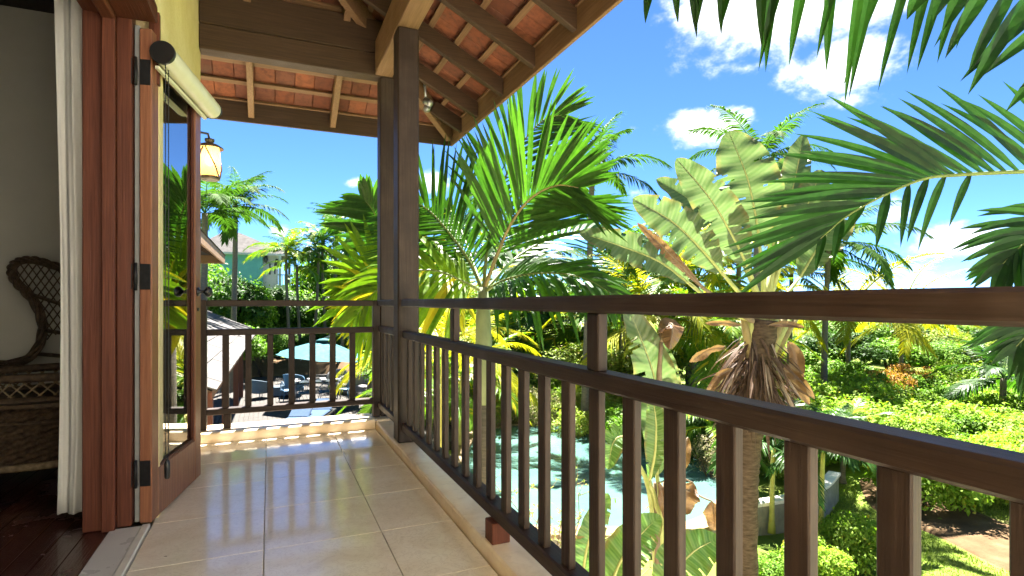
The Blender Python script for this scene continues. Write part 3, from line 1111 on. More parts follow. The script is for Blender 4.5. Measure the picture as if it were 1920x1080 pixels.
# curtain bunched behind the jamb
m = MB(); nx, nz = 46, 26; v = []
for j in range(nz + 1):
    t = j / nz; z = .045 + t * 2.7
    for i in range(nx + 1):
        s = i / nx
        w = .135 - .02 * math.exp(-((t - .0) / .08) ** 2)
        x = -.872 + .008 * math.sin(t * 5) + s * w + .012 * (1 - t) * 0
        y = 3.10 + .022 * math.sin(s * 9 + .8 * math.sin(t * 4)) + .004 * math.sin(s * 31 + t * 3) + .02 * (1 - t)
        v.append((x, y, z))
f = [(j * (nx + 1) + i, j * (nx + 1) + i + 1, (j + 1) * (nx + 1) + i + 1, (j + 1) * (nx + 1) + i) for j in range(nz) for i in range(nx)]
m.add(v, f)
cu = tag(m.build('curtain', M['curtain_cloth'], smooth=True), 'off-white curtain drawn aside and hanging just inside the door frame', 'curtain')
md = cu.modifiers.new('thick', 'SOLIDIFY'); md.thickness = .004

# ------------------------------------------------------------------ wicker armchair in the room
ch = thing('wicker_chair', 'brown wicker peacock armchair in the dim room behind the curtain', 'chair', (0, 0, 0))
CD = 3.55


def cp(px, py, d=CD): return at(px, py, d)


rim_px = [(-60, 686), (-10, 684), (30, 680), (58, 668), (74, 645), (80, 618), (76, 592), (64, 566), (46, 545), (30, 528), (22, 510), (26, 496), (42, 488), (66, 488), (92, 495), (118, 503), (150, 508), (190, 500), (215, 505), (222, 520), (214, 540), (196, 560), (180, 590), (176, 620), (184, 648), (205, 668), (240, 682)]
rim = curve([cp(*p) for p in rim_px], 110)
nrm = ray(110, 600).normalized()
sidev = Vector((nrm.y, -nrm.x, 0)).normalized()
m = MB()
for k in range(5):                      # a rope of five canes
    pts = []
    for i, p in enumerate(rim):
        a = 2 * math.pi * k / 5 + i * .35
        pts.append(p + sidev * (.018 * math.cos(a)) + Vector((0, 0, .018 * math.sin(a))) + nrm * (.018 * math.sin(a)))
    m.tube(pts, .011, 5)
m.build('back_rim', M['rattan'], ch, True)
# lattice clipped to the inside of the rim
poly = [(p[0], p[1]) for p in rim_px[4:23]]


def inside(x, y):
    c = False; n = len(poly)
    for i in range(n):
        x1, y1 = poly[i]; x2, y2 = poly[i - 1]
        if (y1 > y) != (y2 > y) and x < (x2 - x1) * (y - y1) / (y2 - y1) + x1: c = not c
    return c


m = MB()
for sl in (1.35, -1.35):
    for c0 in range(-400, 500, 21):
        run = []
        for k in range(60):
            x = 20 + k * 3.4; y = 580 + sl * (x - 100) + c0
            if 480 < y < 690 and inside(x, y): run.append(cp(x, y, CD + (.006 if sl > 0 else -.006)))
            else:
                if len(run) > 1: m.tube([run[0], run[-1]], .0042, 5)
                run = []
        if len(run) > 1: m.tube([run[0], run[-1]], .0042, 5)
m.build('back_lattice', M['rattan'], ch, True)
for y0, y1 in ((546, 572), (618, 625), (664, 668)):
    m = MB(); m.tube([cp(40 if y0 < 600 else 74, y0), cp(120, y1), cp(200 if y0 < 600 else 180, y0)], .013, 7); m.build('back_bar', M['rattan'], ch, True)
# seat drum: woven skirt
fz = 1 - (838 - 567) * CD / FPX
skc = cp(118, 700, CD - .28); skc.z = 0
m = MB(); ns, nh = 120, 22; v = []
RX, RYY = .46, .30
for j in range(nh + 1):
    z = .13 + (.47 - .13) * j / nh
    for i in range(ns):
        a = 2 * math.pi * i / ns
        wv = .006 * (1 if (i // 2 + j) % 2 else -1)
        q = sidev * ((RX + wv) * math.cos(a)) + Vector((nrm.x, nrm.y, 0)).normalized() * ((RYY + wv) * math.sin(a))
        v.append((skc.x + q.x, skc.y + q.y, z))
f = [(j * ns + i, j * ns + (i + 1) % ns, (j + 1) * ns + (i + 1) % ns, (j + 1) * ns + i) for j in range(nh) for i in range(ns)]
m.add(v, f)
m.build('seat_skirt', M['rattan'], ch)
for zz, rr_, mt in ((.13, .02, 'rattan_pale'), (.36, .012, 'rattan'), (.475, .026, 'rattan'), (.60, .024, 'rattan')):
    pts = []
    for i in range(41):
        a = 2 * math.pi * i / 40
        q = sidev * ((RX + .01) * math.cos(a)) + Vector((nrm.x, nrm.y, 0)).normalized() * ((RYY + .01) * math.sin(a))
        pts.append((skc.x + q.x, skc.y + q.y, zz))
    m = MB(); m.tube(pts, rr_, 7); m.build('seat_band', M[mt], ch, True)
m = MB()
for i in range(44):
    for sg in (1, -1):
        a = 2 * math.pi * i / 44; b_ = a + sg * .28
        q1 = sidev * (RX * math.cos(a)) + Vector((nrm.x, nrm.y, 0)).normalized() * (RYY * math.sin(a))
        q2 = sidev * (RX * math.cos(b_)) + Vector((nrm.x, nrm.y, 0)).normalized() * (RYY * math.sin(b_))
        m.tube([(skc.x + q1.x, skc.y + q1.y, .475), (skc.x + q2.x, skc.y + q2.y, .60)], .0045, 5)
m.build('arm_lattice', M['rattan_pale'], ch, True)
m = MB(); m.lathe([(.001, 0), (.43, 0), (.43, .02), (.001, .03)], 28, (skc.x, skc.y, .455)); s_ = m.build('seat', M['rattan'], ch)
for sx in (-1, 1):
    for sy in (-1, 1):
        q = sidev * (RX * .72 * sx) + Vector((nrm.x, nrm.y, 0)).normalized() * (RYY * .72 * sy)
        m = MB(); m.tube([(skc.x + q.x, skc.y + q.y, .003), (skc.x + q.x, skc.y + q.y, .14)], .02, 8); m.build('leg', M['rattan'], ch, True)

# ------------------------------------------------------------------ wall lantern, lit
lp = at(393, 300, 4.42)
ln = thing('wall_lantern', 'lit amber glass wall lantern with metal cap beyond the door', 'lantern', lp)
m = MB(); m.lathe([(.001, .165), (.035, .165), (.035, .145), (.028, .143), (.028, .130), (.06, .122), (.098, .098), (.100, .088), (.092, .090), (.07, .104), (.001, .112)], 24); m.build('cap', M['lantern_metal'], ln, True)
m = MB(); m.lathe([(.066, .10), (.076, .05), (.080, -.02), (.074, -.09), (.062, -.135)], 24); m.build('glass', M['amber_glass'], ln, True)
m = MB(); m.lathe([(.001, -.16), (.066, -.16), (.074, -.152), (.074, -.135), (.062, -.128), (.001, -.128)], 24); m.build('base_ring', M['lantern_metal'], ln, True)
for a0 in range(4):
    pts = []
    for k in range(11):
        t = k / 10; a = a0 * math.pi / 2 + .4 + (t - .5) * 1.4 * (1 if a0 % 2 else -1)
        r = .083 if t < .8 else .078
        pts.append((r * math.cos(a), r * math.sin(a), .09 - .235 * t))
    m = MB(); m.tube(pts, .0055, 6); m.build('cage_bar', M['lantern_metal'], ln, True)
m = MB(); m.lathe([(.001, .045), (.024, .035), (.036, .005), (.030, -.028), (.014, -.045), (.001, -.048)], 16); m.build('bulb', M['bulb'], ln, True)
wp_ = Vector((-.56, 4.752, lp.z + .03)) - lp
m = MB(); m.tube([(0, 0, .160), (-.01, -.02, .20), wp_ * .55 + Vector((0, 0, .16)), wp_ + Vector((0, .0, .05)), wp_], .009, 8); m.build('arm', M['lantern_metal'], ln, True)
m = MB(); m.lathe([(.001, 0), (.05, 0), (.05, .010), (.02, .022), (.001, .022)], 18, wp_, (0, 1, 0)); m.build('wall_plate', M['lantern_metal'], ln, True)
ld = bpy.data.lights.new('lantern_glow', 'POINT'); ld.energy = 2.0; ld.color = (1, .68, .34); ld.shadow_soft_size = .05
lo = bpy.data.objects.new('lantern_glow', ld); link(lo, ln)

# ------------------------------------------------------------------ vegetation builders
def leaflet(m, base, d, nrm, L, W, droop, segs=4, fold=.25, twist=0.0):
    """pointed strip with a raised midline; d direction, nrm face normal"""
    d = d.normalized()
    side = d.cross(nrm)
    if side.length < 1e-4: side = d.cross(Vector((1, 0, 0)))
    side.normalize(); up = side.cross(d)
    prof = {2: (.5, 1, 0), 3: (.4, 1, .75, 0), 4: (.35, .95, 1, .7, 0), 5: (.3, .85, 1, .92, .6, 0), 6: (.3, .8, 1, .98, .8, .5, 0)}[segs]
    b = len(m.v)
    for i in range(segs + 1):
        s = i / segs
        p = base + d * (L * s) + Vector((0, 0, -droop * L * s * s))
        w = W * .5 * prof[i]
        if twist:
            a = twist * s; sd = side * math.cos(a) + up * math.sin(a); u2 = up * math.cos(a) - side * math.sin(a)
        else: sd, u2 = side, up
        if i == segs:
            m.v.append(tuple(p))
        else:
            m.v.append(tuple(p - sd * w + u2 * (w * fold)))
            m.v.append(tuple(p))
            m.v.append(tuple(p + sd * w + u2 * (w * fold)))
    for i in range(segs - 1):
        a = b + 3 * i
        m.f.append((a, a + 1, a + 4, a + 3)); m.f.append((a + 1, a + 2, a + 5, a + 4))
    a = b + 3 * (segs - 1)
    m.f.append((a, a + 1, a + 3)); m.f.append((a + 1, a + 2, a + 3))


def frond_shapes(pts, upv, n, L, W, rng, a0=70, a1=25, lift=.25, droop=.35, segs=4, t0=.12, sides=(1, -1), twist=0.0, jit=6, r0=.014, lprof=None, fold=.25):
    """returns (rachis MB, list of leaflet MBs) for a feather frond on the given spine"""
    sp = curve(pts, 26)
    upv = Vector(upv).normalized()
    R = MB(); R.tube(sp, [r0 * (1 - .8 * i / 25) for i in range(26)], 6)
    leaves = []
    for i in range(n):
        t = t0 + (1 - t0) * (i + .5) / n
        x = t * 25; k = min(int(x), 24)
        p = sp[k].lerp(sp[k + 1], x - k)
        tan = (sp[k + 1] - sp[k]).normalized()
        sd = tan.cross(upv).normalized(); un = sd.cross(tan)
        for sg in sides:
            a = math.radians(a0 + (a1 - a0) * (t - t0) / (1 - t0) + rng.uniform(-jit, jit))
            lf = lift + rng.uniform(-.08, .08)
            d = tan * math.cos(a) + sd * (sg * math.sin(a)) + un * lf
            q = (t - t0) / (1 - t0)
            ll = L * (lprof(q) if lprof else (.55 + .45 * math.sin(math.pi * min(1, q * 1.15 + .12))) * (1 if q < .8 else 1 - (q - .8) * 1.6)) * rng.uniform(.9, 1.08)
            nv = (un - sd * (sg * .35)).normalized()
            m = MB(); leaflet(m, p, d, nv, ll, W * rng.uniform(.85, 1.1), droop * rng.uniform(.6, 1.4), segs, fold, twist * sg)
            leaves.append(m)
    return R, leaves


def add_frond(root, pts, upv, n, L, W, rng, mat, rmat, separate=False, **kw):
    R, lv = frond_shapes(pts, upv, n, L, W, rng, **kw)
    fr = R.build('frond', M[rmat], root, True)
    if separate:
        for m in lv: m.build('leaflet', M[mat], fr)
    else:
        b = MB()
        for m in lv: b.add(m.v, m.f)
        b.build('leaflets', M[mat], fr)["kind"] = "stuff"
    return fr


def frond_mesh(L, n, ll, lw, elev, sag, mat, rng, segs=3, lift=.15, droop=.5, a0=72, a1=30, r0=.02):
    """whole frond as one mesh along +X (for palms seen from afar)"""
    pts = []; p = Vector((0, 0, 0)); e = elev
    for i in range(9):
        pts.append(p.copy())
        p = p + Vector((math.cos(e), 0, math.sin(e))) * (L / 8)
        e -= sag / 8 * (.6 + .8 * i / 8)
    R, lv = frond_shapes(pts, (0, 0, 1), n, ll, lw, rng, a0, a1, lift, droop, segs, .16, r0=r0)
    b = MB(); b.add(R.v, R.f)
    for m in lv: b.add(m.v, m.f)
    return b.mesh('frond', M[mat])


def trunk_mesh(h, r0, r1, lean, mat, rng, rings=True):
    pts, rad = [], []
    n = max(8, int(h / .22))
    for i in range(n + 1):
        t = i / n
        pts.append((lean * math.sin(t * 1.6), lean * .4 * math.sin(t * 3), h * t))
        rad.append((r0 + (r1 - r0) * t) * (1 + (.05 if (i % 2 and rings) else 0)) * (1 + .5 * math.exp(-t * 14)))
    m = MB(); m.tube(pts, rad, 10)
    return m.mesh('trunk', M[mat], True), Vector(pts[-1])


class PalmKit:
    def __init__(s, name, spec, seed):
        rng = random.Random(seed)
        s.meshes = [frond_mesh(rng=rng, **{**spec, 'elev': e, 'sag': g}) for e, g in ((.9, 1.3), (.45, 1.5), (.05, 1.2), (-.5, .8))]


FARC = PalmKit('coconut', dict(L=3.6, n=46, ll=.85, lw=.085, elev=0, sag=0, mat='palm_leaf_far', segs=2, droop=.55), 1)
FARY = PalmKit('areca', dict(L=2.0, n=34, ll=.55, lw=.05, elev=0, sag=0, mat='palm_leaf_bright', segs=3, droop=.35, a0=60), 2)
FARG = PalmKit('areca', dict(L=2.0, n=32, ll=.60, lw=.06, elev=0, sag=0, mat='palm_leaf', segs=3, droop=.45, a0=62), 3)
FARW = PalmKit('golden', dict(L=2.3, n=42, ll=.5, lw=.032, elev=0, sag=0, mat='palm_leaf_yellow', segs=3, droop=.45, a0=55), 5)


def far_palm(kit, name, label, x, y, z0, h, nf, seed, scale=1.0, tr=(.12, .08), tmat='trunk_grey', lean=.3, group=None, tilt=(.0, 1.0), az0=0.0, multi=None):
    rng = random.Random(seed)
    t = thing(name, label, 'palm', (x, y, z0), 0, group)
    tm, top = trunk_mesh(h, tr[0], tr[1], lean, tmat, rng)
    place('trunk', tm, t)
    for i in range(nf):
        q = i / nf
        me = kit.meshes[min(3, int(q * 3.2 + rng.uniform(-.2, .4)))] if q > 0 else kit.meshes[0]
        o = place('frond', me, t, top, (rng.uniform(-.25, .25), rng.uniform(-.15, .15) - .25 * (1 - q), az0 + i * 2.399 + rng.uniform(-.2, .2)), scale * rng.uniform(.85, 1.1))
    return t


def cloud_arrays(rng, ells, n, size, aspect=.55, upb=.25, shell=.24, flat=0.0):
    """n leaves spread in the outer shell of a set of ellipsoids -> verts, quads"""
    E = np.array(ells, float)
    w = (E[:, 3] * E[:, 4] + E[:, 4] * E[:, 5] + E[:, 3] * E[:, 5]); w /= w.sum()
    k = rng.choice(len(E), n, p=w)
    d = rng.normal(size=(n, 3)); d[:, 2] += upb; d /= np.linalg.norm(d, axis=1)[:, None]
    r = 1 - np.abs(rng.normal(0, shell, n)) + (rng.random(n) < .3) * rng.normal(.06, .16, n); r = np.clip(r, .15, 1.35)
    c = E[k, :3] + d * r[:, None] * E[k, 3:6]
    nr = d * .7 + rng.normal(0, .42, (n, 3)) + np.array([0, 0, .8]); nr /= np.linalg.norm(nr, axis=1)[:, None]
    ax = np.cross(nr, rng.normal(size=(n, 3))); ax /= np.linalg.norm(ax, axis=1)[:, None]
    ax[:, 2] -= .25
    sd = np.cross(ax, nr)
    s = size * rng.uniform(.6, 1.3, n)[:, None]
    v = np.empty((n, 4, 3))
    v[:, 0] = c - ax * s * .5; v[:, 2] = c + ax * s * .5 - nr * s * .10
    v[:, 1] = c - sd * s * aspect * .5 + nr * s * .10; v[:, 3] = c + sd * s * aspect * .5 + nr * s * .10
    f = np.arange(n * 4).reshape(n, 4)
    return v.reshape(-1, 3), f


def clumps(rng, R, n, sub=.42):
    out = []
    for i in range(n):
        d = rng.normal(size=3); d[2] = abs(d[2]) * .9 - .15; d /= np.linalg.norm(d)
        rr = rng.uniform(.45, .85)
        s = sub * rng.uniform(.45, 1.3)
        out.append((d[0] * rr * R[0], d[1] * rr * R[1], d[2] * rr * R[2] + R[2] * .15, s * R[0], s * R[1], s * R[2] * rng.uniform(.7, 1.1)))
    return out


def bush_meshes(key, R, ncl, nl, size, nvar, seed, aspect=.55):
    out = []
    for k in range(nvar):
        rng = np.random.default_rng(seed + k)
        v, f = cloud_arrays(rng, clumps(rng, R, ncl), nl, size, aspect)
        v[:, 2] += R[2] * .45
        out.append(np_mesh('foliage', v, f, M[key]))
    return out


def stem_mesh(h, r, n, seed, mat='trunk_brown'):
    rng = random.Random(seed); m = MB()
    for k in range(n):
        a = rng.uniform(0, 6.28); s = rng.uniform(.25, .6) * h
        m.tube([(0, 0, -.3), (math.cos(a) * s * .25, math.sin(a) * s * .25, h * .4), (math.cos(a) * s * .8, math.sin(a) * s * .8, h * rng.uniform(.75, 1))], [r, r * .7, r * .25], 6)
    return m.mesh('stem', M[mat], True)


STEM_S = stem_mesh(.9, .03, 5, 3)
STEM_T = stem_mesh(3.2, .10, 6, 4)
HEDGE = bush_meshes('leaf_hedge', (1.0, 1.0, .75), 34, 8500, .095, 5, 10)
SHRUB_D = bush_meshes('leaf_dark', (1.0, 1.0, .9), 14, 3600, .12, 2, 20)
SHRUB_M = bush_meshes('leaf_mid', (1.0, 1.0, .9), 14, 3800, .11, 2, 30)
SHRUB_O = bush_meshes('leaf_olive', (1.0, 1.0, .8), 14, 3800, .11, 2, 40, .4)
SHRUB_Y = bush_meshes('leaf_dry', (1.0, 1.0, .9), 14, 3000, .075, 2, 50, .35)
RUST = bush_meshes('leaf_rust', (1.0, 1.0, .8), 14, 2200, .09, 1, 55)
TREE_D = bush_meshes('leaf_dark', (2.0, 2.0, 1.9), 24, 7000, .20, 2, 60)
TREE_M = bush_meshes('leaf_mid', (2.0, 2.0, 1.8), 24, 7000, .19, 2, 70)
TREE_O = bush_meshes('leaf_olive', (2.1, 2.1, 1.5), 24, 7000, .17, 3, 80, .4)


def shrub(mesh, label, x, y, s, rng, group=None, cat='shrub', name='shrub', z=None, stem=STEM_S, zs=None):
    t = thing(name, label, cat, (x, y, ground_h(x, y) if z is None else z), rng.uniform(0, 6.28), group)
    zz = zs or s * rng.uniform(.85, 1.15)
    place('foliage' if cat == 'shrub' else 'crown', mesh, t, (0, 0, 0 if cat == 'shrub' else 1.5 * zz), None, (s, s, zz))
    place('stem' if cat == 'shrub' else 'trunk', stem, t, None, None, (s, s, zz))
    return t

# ------------------------------------------------------------------ palm in front of the railing corner
def vis(px, py): return -ray(px, py).normalized()


rng = random.Random(11)
D0 = 5.5
base = at(906, 548, D0)
pc = thing('palm_tree', 'palm with broad dark green fronds rising behind the railing right of the column', 'palm', (base.x, base.y, GZ))
hz = base.z - GZ
m = MB(); m.tube([(0, 0, -.2), (.03, .02, 1.2), (.015, 0, hz - 1.1)], [.11, .095, .09], 12); m.build('trunk', M['trunk_grey'], pc, True)
m = MB(); m.tube([(.015, 0, hz - 1.1), (.01, 0, hz - .75), (0, 0, hz - .25), (0, 0, hz + .05)], [.088, .092, .075, .045], 12); m.build('crownshaft', M['trunk_green'], pc, True)


def hero(root, pxs, upv, n, L, W, rng, mat, rmat, separate, **kw):
    o = root.location
    pts = [at(*p) - o for p in pxs]
    return add_frond(root, pts, upv, n, L, W, rng, mat, rmat, separate, **kw)


tocam = vis(960, 400)
def lp_even(q): return (.75 + .35 * math.sin(math.pi * min(1, q + .25))) * (1 - .55 * max(0, q - .75) / .25)


hero(pc, [(906, 548, 5.5), (932, 478, 5.4), (959, 418, 5.3), (996, 371, 5.15), (1043, 348, 5.0), (1085, 352, 4.9)], tocam, 42, 1.0, .050, rng, 'palm_leaf', 'rachis_tan', True, a0=48, a1=28, lift=.12, droop=.10, segs=5, t0=.20, r0=.022, lprof=lp_even)
hero(pc, [(906, 548, 5.5), (880, 490, 5.6), (845, 440, 5.7), (805, 395, 5.8), (765, 372, 5.9)], tocam, 30, .95, .050, rng, 'palm_leaf', 'rachis_green', True, a0=62, a1=35, lift=.1, droop=.05, segs=4, t0=.18, r0=.02, lprof=lp_even)
hero(pc, [(906, 548, 5.5), (915, 460, 5.6), (938, 360, 5.8), (975, 275, 5.9), (1020, 225, 6.0), (1060, 215, 6.0)], tocam, 34, .85, .045, rng, 'palm_leaf', 'rachis_green', True, a0=48, a1=26, lift=.15, droop=.12, segs=4, t0=.3, r0=.02, lprof=lp_even)
hero(pc, [(906, 548, 5.5), (950, 524, 5.3), (1015, 512, 5.1), (1090, 520, 4.9), (1150, 552, 4.8)], Vector((0, 0, 1)) + tocam * .8, 30, .75, .055, rng, 'palm_leaf', 'rachis_green', True, a0=60, a1=28, lift=.15, droop=.5, segs=4, r0=.018)
hero(pc, [(906, 548, 5.5), (975, 478, 5.9), (1060, 438, 6.3), (1140, 436, 6.6), (1205, 470, 6.8)], Vector((0, 0, 1)) + tocam * .6, 26, .85, .075, rng, 'palm_leaf', 'rachis_green', False, a0=60, a1=28, lift=.15, droop=.4, segs=4, r0=.018)
hero(pc, [(906, 548, 5.5), (868, 528, 5.4), (818, 508, 5.3), (765, 512, 5.25), (705, 545, 5.2), (670, 590, 5.2)], Vector((0, 0, 1)) + tocam * .9, 28, .85, .08, rng, 'palm_leaf_bright', 'rachis_green', True, a0=66, a1=35, lift=.1, droop=.45, segs=4, r0=.018)
hero(pc, [(906, 548, 5.5), (890, 500, 5.9), (868, 440, 6.4), (850, 400, 6.8), (820, 385, 7.1)], tocam, 24, .8, .075, rng, 'palm_leaf', 'rachis_green', False, a0=60, a1=30, lift=.15, droop=.3, segs=4, r0=.018)

# palm behind the columns: yellowing fan of fronds left of them
rng = random.Random(12)
b2 = at(738, 560, 6.6)
p2 = thing('palm_tree', 'palm with yellowing fronds fanning out left of the timber columns', 'palm', (b2.x, b2.y, GZ))
h2 = b2.z - GZ
m = MB(); m.tube([(0, 0, -.2), (.02, .02, 1.2), (0, 0, h2 + .03)], [.11, .09, .06], 12); m.build('trunk', M['trunk_grey'], p2, True)
TC = vis(680, 500)
hero(p2, [(738, 560, 6.6), (728, 500, 6.5), (716, 440, 6.4), (700, 396, 6.3), (680, 372, 6.2)], TC, 24, .72, .075, rng, 'palm_leaf', 'rachis_green', True, a0=72, a1=28, lift=.12, droop=.12, segs=4, t0=.35, r0=.018)
hero(p2, [(738, 560, 6.6), (726, 540, 6.4), (710, 520, 6.3), (690, 520, 6.2), (668, 545, 6.1)], TC + Vector((0, 0, .3)), 24, .85, .085, rng, 'palm_leaf_bright', 'rachis_green', True, a0=80, a1=42, lift=.12, droop=.12, segs=4, t0=.15, r0=.018)
hero(p2, [(738, 560, 6.6), (728, 556, 6.3), (716, 560, 6.1), (700, 580, 6.0), (690, 612, 6.0)], TC, 18, .70, .085, rng, 'palm_leaf_yellow', 'rachis_green', True, a0=75, a1=35, lift=.1, droop=.3, segs=4, t0=.1, r0=.018)
hero(p2, [(738, 560, 6.6), (765, 520, 6.6), (800, 500, 6.7), (840, 520, 6.8), (868, 570, 6.9)], Vector((0, 0, 1)) + TC * .6, 24, .7, .07, rng, 'palm_leaf_yellow', 'rachis_green', False, a0=70, a1=35, lift=.05, droop=.6, segs=4, r0=.018)
hero(p2, [(738, 560, 6.6), (755, 480, 6.9), (790, 420, 7.2), (840, 400, 7.5)], TC, 22, .7, .07, rng, 'palm_leaf_bright', 'rachis_green', False, a0=65, a1=30, lift=.1, droop=.25, segs=4, r0=.018)

# palm just right of the frame: its fronds hang into the view
rng = random.Random(13)
bp = at(2290, 330, 2.75)
pn = thing('palm_tree', 'palm whose near dark fronds hang into view at the upper right', 'palm', (bp.x, bp.y, GZ))
hn = bp.z - GZ
m = MB(); m.tube([(0, 0, -.2), (.02, .02, 2), (0, 0, hn + .04)], [.12, .10, .055], 12); m.build('trunk', M['trunk_grey'], pn, True)
TN = vis(1700, 250)
UP = Vector((0, 0, 1))
SP = [(2290, 330, 2.75), (2080, 318, 2.65), (1920, 322, 2.55), (1800, 328, 2.5), (1735, 335, 2.47), (1669, 361, 2.44), (1590, 404, 2.42), (1530, 455, 2.42)]
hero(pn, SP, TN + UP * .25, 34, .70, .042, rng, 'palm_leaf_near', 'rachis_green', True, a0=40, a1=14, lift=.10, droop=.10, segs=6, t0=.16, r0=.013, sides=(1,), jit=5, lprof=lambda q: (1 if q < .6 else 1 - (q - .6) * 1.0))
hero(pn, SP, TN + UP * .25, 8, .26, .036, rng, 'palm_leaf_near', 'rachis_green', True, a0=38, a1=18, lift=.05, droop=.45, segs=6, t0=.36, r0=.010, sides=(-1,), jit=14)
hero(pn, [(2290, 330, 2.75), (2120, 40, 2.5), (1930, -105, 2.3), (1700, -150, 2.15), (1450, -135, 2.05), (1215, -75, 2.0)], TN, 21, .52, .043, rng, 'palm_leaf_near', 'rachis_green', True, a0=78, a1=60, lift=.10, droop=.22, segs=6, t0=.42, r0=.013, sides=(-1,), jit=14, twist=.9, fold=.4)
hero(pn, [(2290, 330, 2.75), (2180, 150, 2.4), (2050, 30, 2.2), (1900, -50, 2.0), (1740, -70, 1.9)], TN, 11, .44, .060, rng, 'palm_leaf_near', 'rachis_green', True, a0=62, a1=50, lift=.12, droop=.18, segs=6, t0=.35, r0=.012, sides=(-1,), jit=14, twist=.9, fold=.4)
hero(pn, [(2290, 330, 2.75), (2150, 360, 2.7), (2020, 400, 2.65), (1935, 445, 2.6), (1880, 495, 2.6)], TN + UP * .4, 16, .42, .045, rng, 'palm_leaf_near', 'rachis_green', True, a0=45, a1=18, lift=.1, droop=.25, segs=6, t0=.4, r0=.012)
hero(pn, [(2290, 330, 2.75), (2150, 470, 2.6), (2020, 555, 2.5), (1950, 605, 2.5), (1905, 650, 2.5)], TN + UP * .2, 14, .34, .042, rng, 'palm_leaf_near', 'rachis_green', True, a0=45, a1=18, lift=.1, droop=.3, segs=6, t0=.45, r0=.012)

# ------------------------------------------------------------------ giant bird-of-paradise plants
def paddle(root, spine, width, face, mat, rng, fold=.25, tears=(), pet=None, curl=.15, petr=.02, nl=40, nw=10, name='leaf', peak=.42):
    """big paddle leaf: spine = blade midrib points (world), pet = petiole points up to the blade base"""
    o = root.location
    sp = [p - o for p in curve(spine, nl + 1)]
    face = Vector(face).normalized()
    v, f, uv = [], [], []
    wav = rng.uniform(0, 6)
    if name == 'leaf':                    # wind splits along the veins
        nl = max(nl, 84)
        sp = [p - o for p in curve(spine, nl + 1)]
        tears = tuple(tears) + tuple((rng.uniform(.18, .88), rng.choice((1, -1)), rng.uniform(.010, .022), rng.uniform(.1, .6)) for _ in range(5))
    for i, p in enumerate(sp):
        s = i / nl
        t = (sp[min(i + 1, nl)] - sp[max(i - 1, 0)]).normalized()
        sd = t.cross(face).normalized(); n = sd.cross(t)
        prof = (max(s, .0) / peak) ** .62 if s < peak else max(0.0, 1 - ((s - peak) / (1 - peak)) ** 2.3) ** .62
        w = width * .5 * min(1, prof) + .002
        for j in range(nw + 1):
            q = j / nw * 2 - 1
            a = abs(q)
            rise = fold * a * w + curl * w * a * a * math.sin(s * 9 + wav + (2 if q > 0 else 0)) + .012 * a * w / .1 * math.sin(s * 46 + q)
            v.append(p + sd * (q * w) + n * rise)
            uv.append((s, j / nw))
    for i in range(nl):
        s = i / nl
        for j in range(nw):
            q = (j + .5) / nw * 2 - 1
            if any(abs(s - ts) < tw_ * (abs(q) - dep) / (1 - dep + 1e-6) and q * sg > 0 and abs(q) > dep for ts, sg, tw_, dep in tears):
                continue
            a = i * (nw + 1) + j
            f.append((a, a + 1, a + nw + 2, a + nw + 1))
    me = bpy.data.meshes.new(name)
    me.from_pydata([tuple(x) for x in v], [], f)
    ul = me.uv_layers.new(name='UVMap')
    idx = np.empty(len(me.loops), np.int32); me.loops.foreach_get('vertex_index', idx)
    ul.data.foreach_set('uv', np.array(uv, np.float32)[idx].ravel())
    me.polygons.foreach_set('use_smooth', [True] * len(me.polygons))
    me.materials.append(M[mat]); me.update()
    lf = place(name, me, root)
    m = MB(); m.tube([p - face * .004 for p in sp[:-2]], [petr * .75 * (1 - .9 * i / nl) + .0015 for i in range(len(sp) - 2)], 7)
    m.build('midrib', M['petiole_pale' if 'dry' not in mat else 'twig'], lf, True)
    if pet:
        pp = [p - o for p in curve(pet, 12)]
        m = MB(); m.tube(pp, [petr * 1.7 - petr * .95 * i / 11 for i in range(12)], 8)
        m.build('petiole', M['petiole_pale' if 'dry' not in mat else 'twig'], lf, True)
    return lf


rng = random.Random(21)
SD = 5.6
sb_ = at(1432, 600, SD)
gb = on_z(1395, 1100, GZ)
s1 = thing('banana_palm', 'giant bird-of-paradise plant with tall pale green paddle leaves above the railing', 'plant', (sb_.x - .05, sb_.y, GZ))
o = s1.location
hh = sb_.z - GZ
tp = [at(1400, 1090, SD) - o, at(1398, 960, SD) - o, at(1402, 850, SD) - o, at(1415, 740, SD) - o, at(1432, 600, SD) - o]
tp[0].z = -.3; 
pts = curve([Vector((tp[1].x, tp[1].y, -.3))] + tp[1:], 40)
m = MB(); m.tube(pts, [(.105 + .012 * (i % 2)) * (1 + .25 * i / 40) for i in range(40)], 14); m.build('trunk', M['trunk_brown'], s1, True)


def W_(px, py, d=SD): return at(px, py, d)


FT = vis(1400, 400)
paddle(s1, [W_(1424, 452, 5.6), W_(1416, 400, 5.6), W_(1400, 330, 5.6), W_(1366, 246, 5.65)], .60, FT, 'paddle_leaf', rng, .12, pet=[W_(1432, 600), W_(1432, 540), W_(1424, 452, 5.6)], curl=.06, peak=.5, tears=((.30, -1, .012, .3), (.55, 1, .014, .25), (.72, -1, .012, .4)))
paddle(s1, [W_(1402, 500, 5.5), W_(1372, 440, 5.4), W_(1330, 370, 5.3), W_(1268, 297, 5.3)], .40, FT + Vector((.3, 0, -.15)), 'paddle_leaf', rng, .2, tears=((.35, 1, .015, .3), (.5, -1, .02, .2), (.66, 1, .015, .35)), pet=[W_(1430, 600), W_(1424, 560, 5.55), W_(1402, 500, 5.5)], curl=.08)
paddle(s1, [W_(1395, 500, 5.7), W_(1355, 440, 5.75), W_(1300, 380, 5.8), W_(1230, 336, 5.85)], .34, FT + Vector((.2, 0, .6)), 'paddle_leaf', rng, .35, pet=[W_(1428, 600), W_(1415, 545, 5.65), W_(1395, 500, 5.7)])
